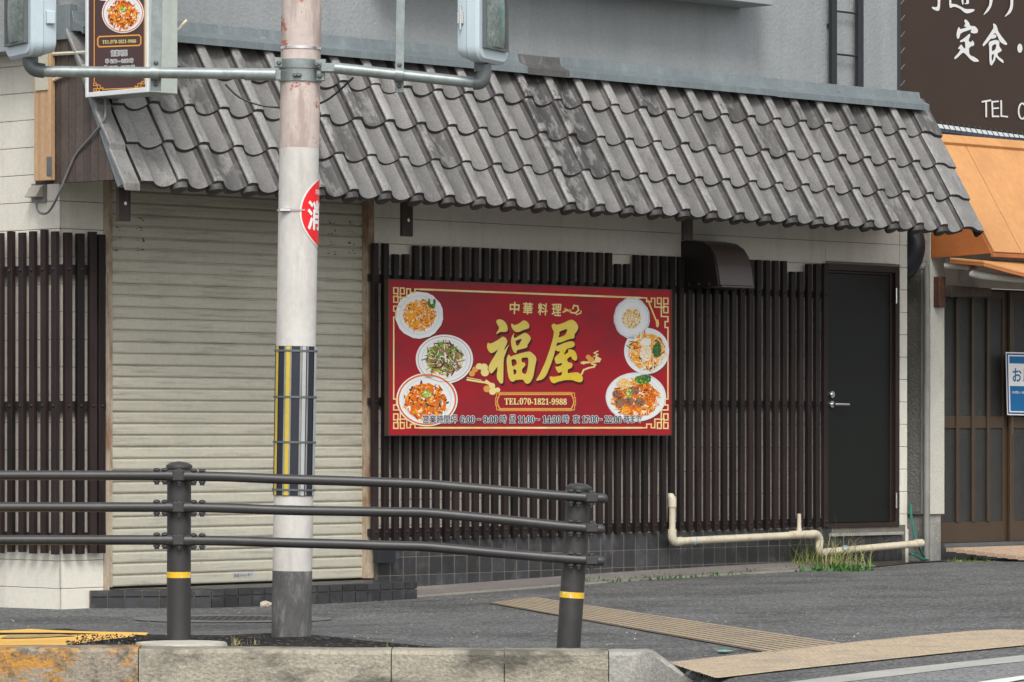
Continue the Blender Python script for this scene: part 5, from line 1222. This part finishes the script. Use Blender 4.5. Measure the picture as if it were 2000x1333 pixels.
nut = MB().lathe([(.011, -.044), (.011, -.034), (.016, -.033), (.016, -.024), (.006, -.0235), (.006, .0235), (.017, .024), (.016, .030), (.009, .035), (.001, .036)], (0, 0, 0), 10).mesh('bolt', M['railpaint'], smooth=True)
for (yl, yr), P_ in rails:
    mk('rail', MB().tube([PY(-700, yl-1, YR), PY(326, yr, YR)], .0235, 18), M['railpaint'], GR, smooth=True)
    pts = [PY(x, y, YR) for x, y in P_]; end = P_[-1]
    mk('rail', MB().tube(curve(pts, 4)[:-1] + [pts[-1], PY(end[0]+5, end[1]+.3, YR), PY(end[0]+7, end[1]+.4, YR)], [.0235]*(4*(len(pts)-1)) + [.0235, .018, .006], 18), M['railpaint'], GR, smooth=True)
    mk('sleeve', MB().tube([PY(322, yr, YR), PY(376, P_[0][1], YR)], .026, 18), M['railpaint'], GR, smooth=True)
    mk('saddle', bx(tuple(PY(336, yr+11, YR-.028)), tuple(PY(362, yr-11, YG-.03))), M['railpaint'], GR, bevel=.006)
    for px in (306, 322, 350, 378, 395):
        part('bolt', nut, GR, PY(px, yr if px < 350 else P_[0][1]+.5, YR-.004))
    ym = lambda x: P_[8][1]+(x-1100)*.07
    mk('saddle', bx(tuple(PY(1144, ym(1144)+10, YR-.027)), tuple(PY(1168, ym(1168)-10, YR+.03))), M['railpaint'], GR, bevel=.006)
    for px in (1115, 1130, 1155): part('bolt', nut, GR, PY(px, ym(px), YR-.004))

# ------------------------------------------------------------------ grass, weeds, stones
def blades(n, area, hmin, hmax, wid, seedv, lean_=.5):
    rr = random.Random(seedv); m_ = MB()
    for _ in range(n):
        p = area(rr); h = rr.uniform(hmin, hmax)*rr.random()**.4; a = rr.random()*6.28; L_ = rr.uniform(.05, lean_)*h; w_ = wid*rr.uniform(.6, 1.3)
        dx, dy = math.cos(a), math.sin(a); sx_, sy_ = -dy*w_, dx*w_; b = len(m_.v); nseg = 4
        for i in range(nseg+1):
            t = i/nseg; c_ = p+Vector((dx*L_*t*t, dy*L_*t*t, h*(t-.18*t*t*(L_/h)*2))); q = (1-t*.9)
            m_.v += [c_+Vector((sx_*q, sy_*q, 0)), c_-Vector((sx_*q, sy_*q, 0))]
        for i in range(nseg): m_.face((b+2*i, b+2*i+1, b+2*i+3, b+2*i+2))
    return m_
def gpt(px, py, w_=None): 
    return PG(px, py)
def areaA(rr):
    x = rr.gauss(1590, 46); y = rr.uniform(1100, 1114); return PG(min(1700, max(1503, x)), y)
solo('grass', blades(750, areaA, .06, .40, .0048, 3, 1.5), M['grass1'], kind='stuff', label='green grass tuft growing under the drain pipe')
solo('dry_grass', blades(620, areaA, .06, .50, .0038, 4, 1.6), M['grass2'], kind='stuff', label='dry straw stalks mixed in the tuft by the wall')
def areaB(rr):
    x = rr.choice((1524, 1560, 1592, 1680, 1640)) + rr.gauss(0, 14); return PG(x, rr.uniform(1106, 1117))
solo('weeds', blades(700, areaB, .02, .09, .012, 5, 1.3), M['weed'], kind='stuff', label='low leafy weeds at the foot of the grass tuft')
def areaC(rr):
    x = rr.choice([1145+18*i for i in range(21)] + [1200, 1280, 1320, 1390, 1460, 1500]) + rr.gauss(0, 8); t = (x-832)/(1500-832); return PG(x, 1161-t*42 - .5 + rr.uniform(-5, 1))
solo('joint_weeds', blades(1100, areaC, .012, .065, .010, 6, 1.3), M['weed'], kind='stuff', label='small weeds along the joint at the wall foot')
def areaD(rr): return PG(rr.gauss(1895, 24), rr.uniform(1094, 1099))
solo('weeds', blades(160, areaD, .01, .06, .006, 8, 1.2), M['grass1'], kind='stuff', label='small bright weeds before the porch of the orange awning')
def areaE(rr): return PG(rr.choice((458, 495, 460)) + rr.gauss(0, 6), rr.uniform(1257, 1266))
solo('kerb_weeds', blades(50, areaE, .02, .07, .003, 9, .8), M['grass2'], kind='stuff', label='thin dry weeds behind the kerb left of the pole')
solo('sprout', blades(7, lambda rr: PG(757+rr.gauss(0, 2), 1267), .03, .05, .003, 10, .6), M['grass1'], kind='stuff', label='tiny green sprout behind the kerb joint')
def stone(px, py, r_, lab, m_=M['rock']):
    p = PG(px, py); bm = bmesh.new(); bmesh.ops.create_icosphere(bm, subdivisions=2, radius=1)
    rr = random.Random(px); me = bpy.data.meshes.new('stone')
    for v_ in bm.verts: v_.co = Vector((v_.co.x*r_*1.3, v_.co.y*r_, v_.co.z*r_*.75))*(1+rr.uniform(-.18, .18))
    for f in bm.faces: f.smooth = False
    bm.to_mesh(me); bm.free(); me.materials.append(m_)
    o = bpy.data.objects.new('stone', me); COL.objects.link(o); o.location = p+Vector((0, 0, r_*.45)); o['label'] = lab; o['category'] = 'stone'
stone(519, 1186, .032, 'pale lump of mortar at the step foot beside the pole')
gv = MB(); rr = random.Random(5)
for _ in range(130):
    p = PG(rr.uniform(0, 1990), rr.uniform(1195, 1262) if rr.random() < .8 else rr.uniform(1120, 1200)); q = rr.uniform(.002, .0055)
    if (MFi @ p).y > -.36: continue
    gv.add([p+Vector((-q, -q, 0)), p+Vector((q, -q*.7, 0)), p+Vector((q*.6, q, 0)), p+Vector((-q*.8, q, 0)), p+Vector((0, 0, q*1.1))], [(0, 1, 4), (1, 2, 4), (2, 3, 4), (3, 0, 4)])
solo('grit', gv, M['rock'], kind='stuff', label='loose grit scattered on the pavement')
rr = random.Random(8); gv = MB()
for _ in range(900):
    x = rr.uniform(130, 268); yv = 1266-rr.random()*22*(1 if x > 150 else .4); p = PG(x, yv); q = rr.uniform(.006, .016)
    gv.add([p+Vector((-q, -q, 0)), p+Vector((q, -q*.7, 0)), p+Vector((q*.6, q, 0)), p+Vector((-q*.8, q, 0)), p+Vector((0, 0, q*1.1))], [(0, 1, 4), (1, 2, 4), (2, 3, 4), (3, 0, 4)])
solo('loose_asphalt', gv, M['asphnew'], kind='stuff', label='crumbly black asphalt spilled beside the yellow paint')
solo('litter', MB().add([PG(1398, 1270, .012), PG(1416, 1269, .014), PG(1434, 1271, .012), PG(1418, 1273, .013), PG(1404, 1272.5, .012)], [(0, 1, 2, 3, 4)]), M['litter'], label='mint green paint mark on the pavement by the tan strips', category='paint mark')
bpy.context.view_layer.update()
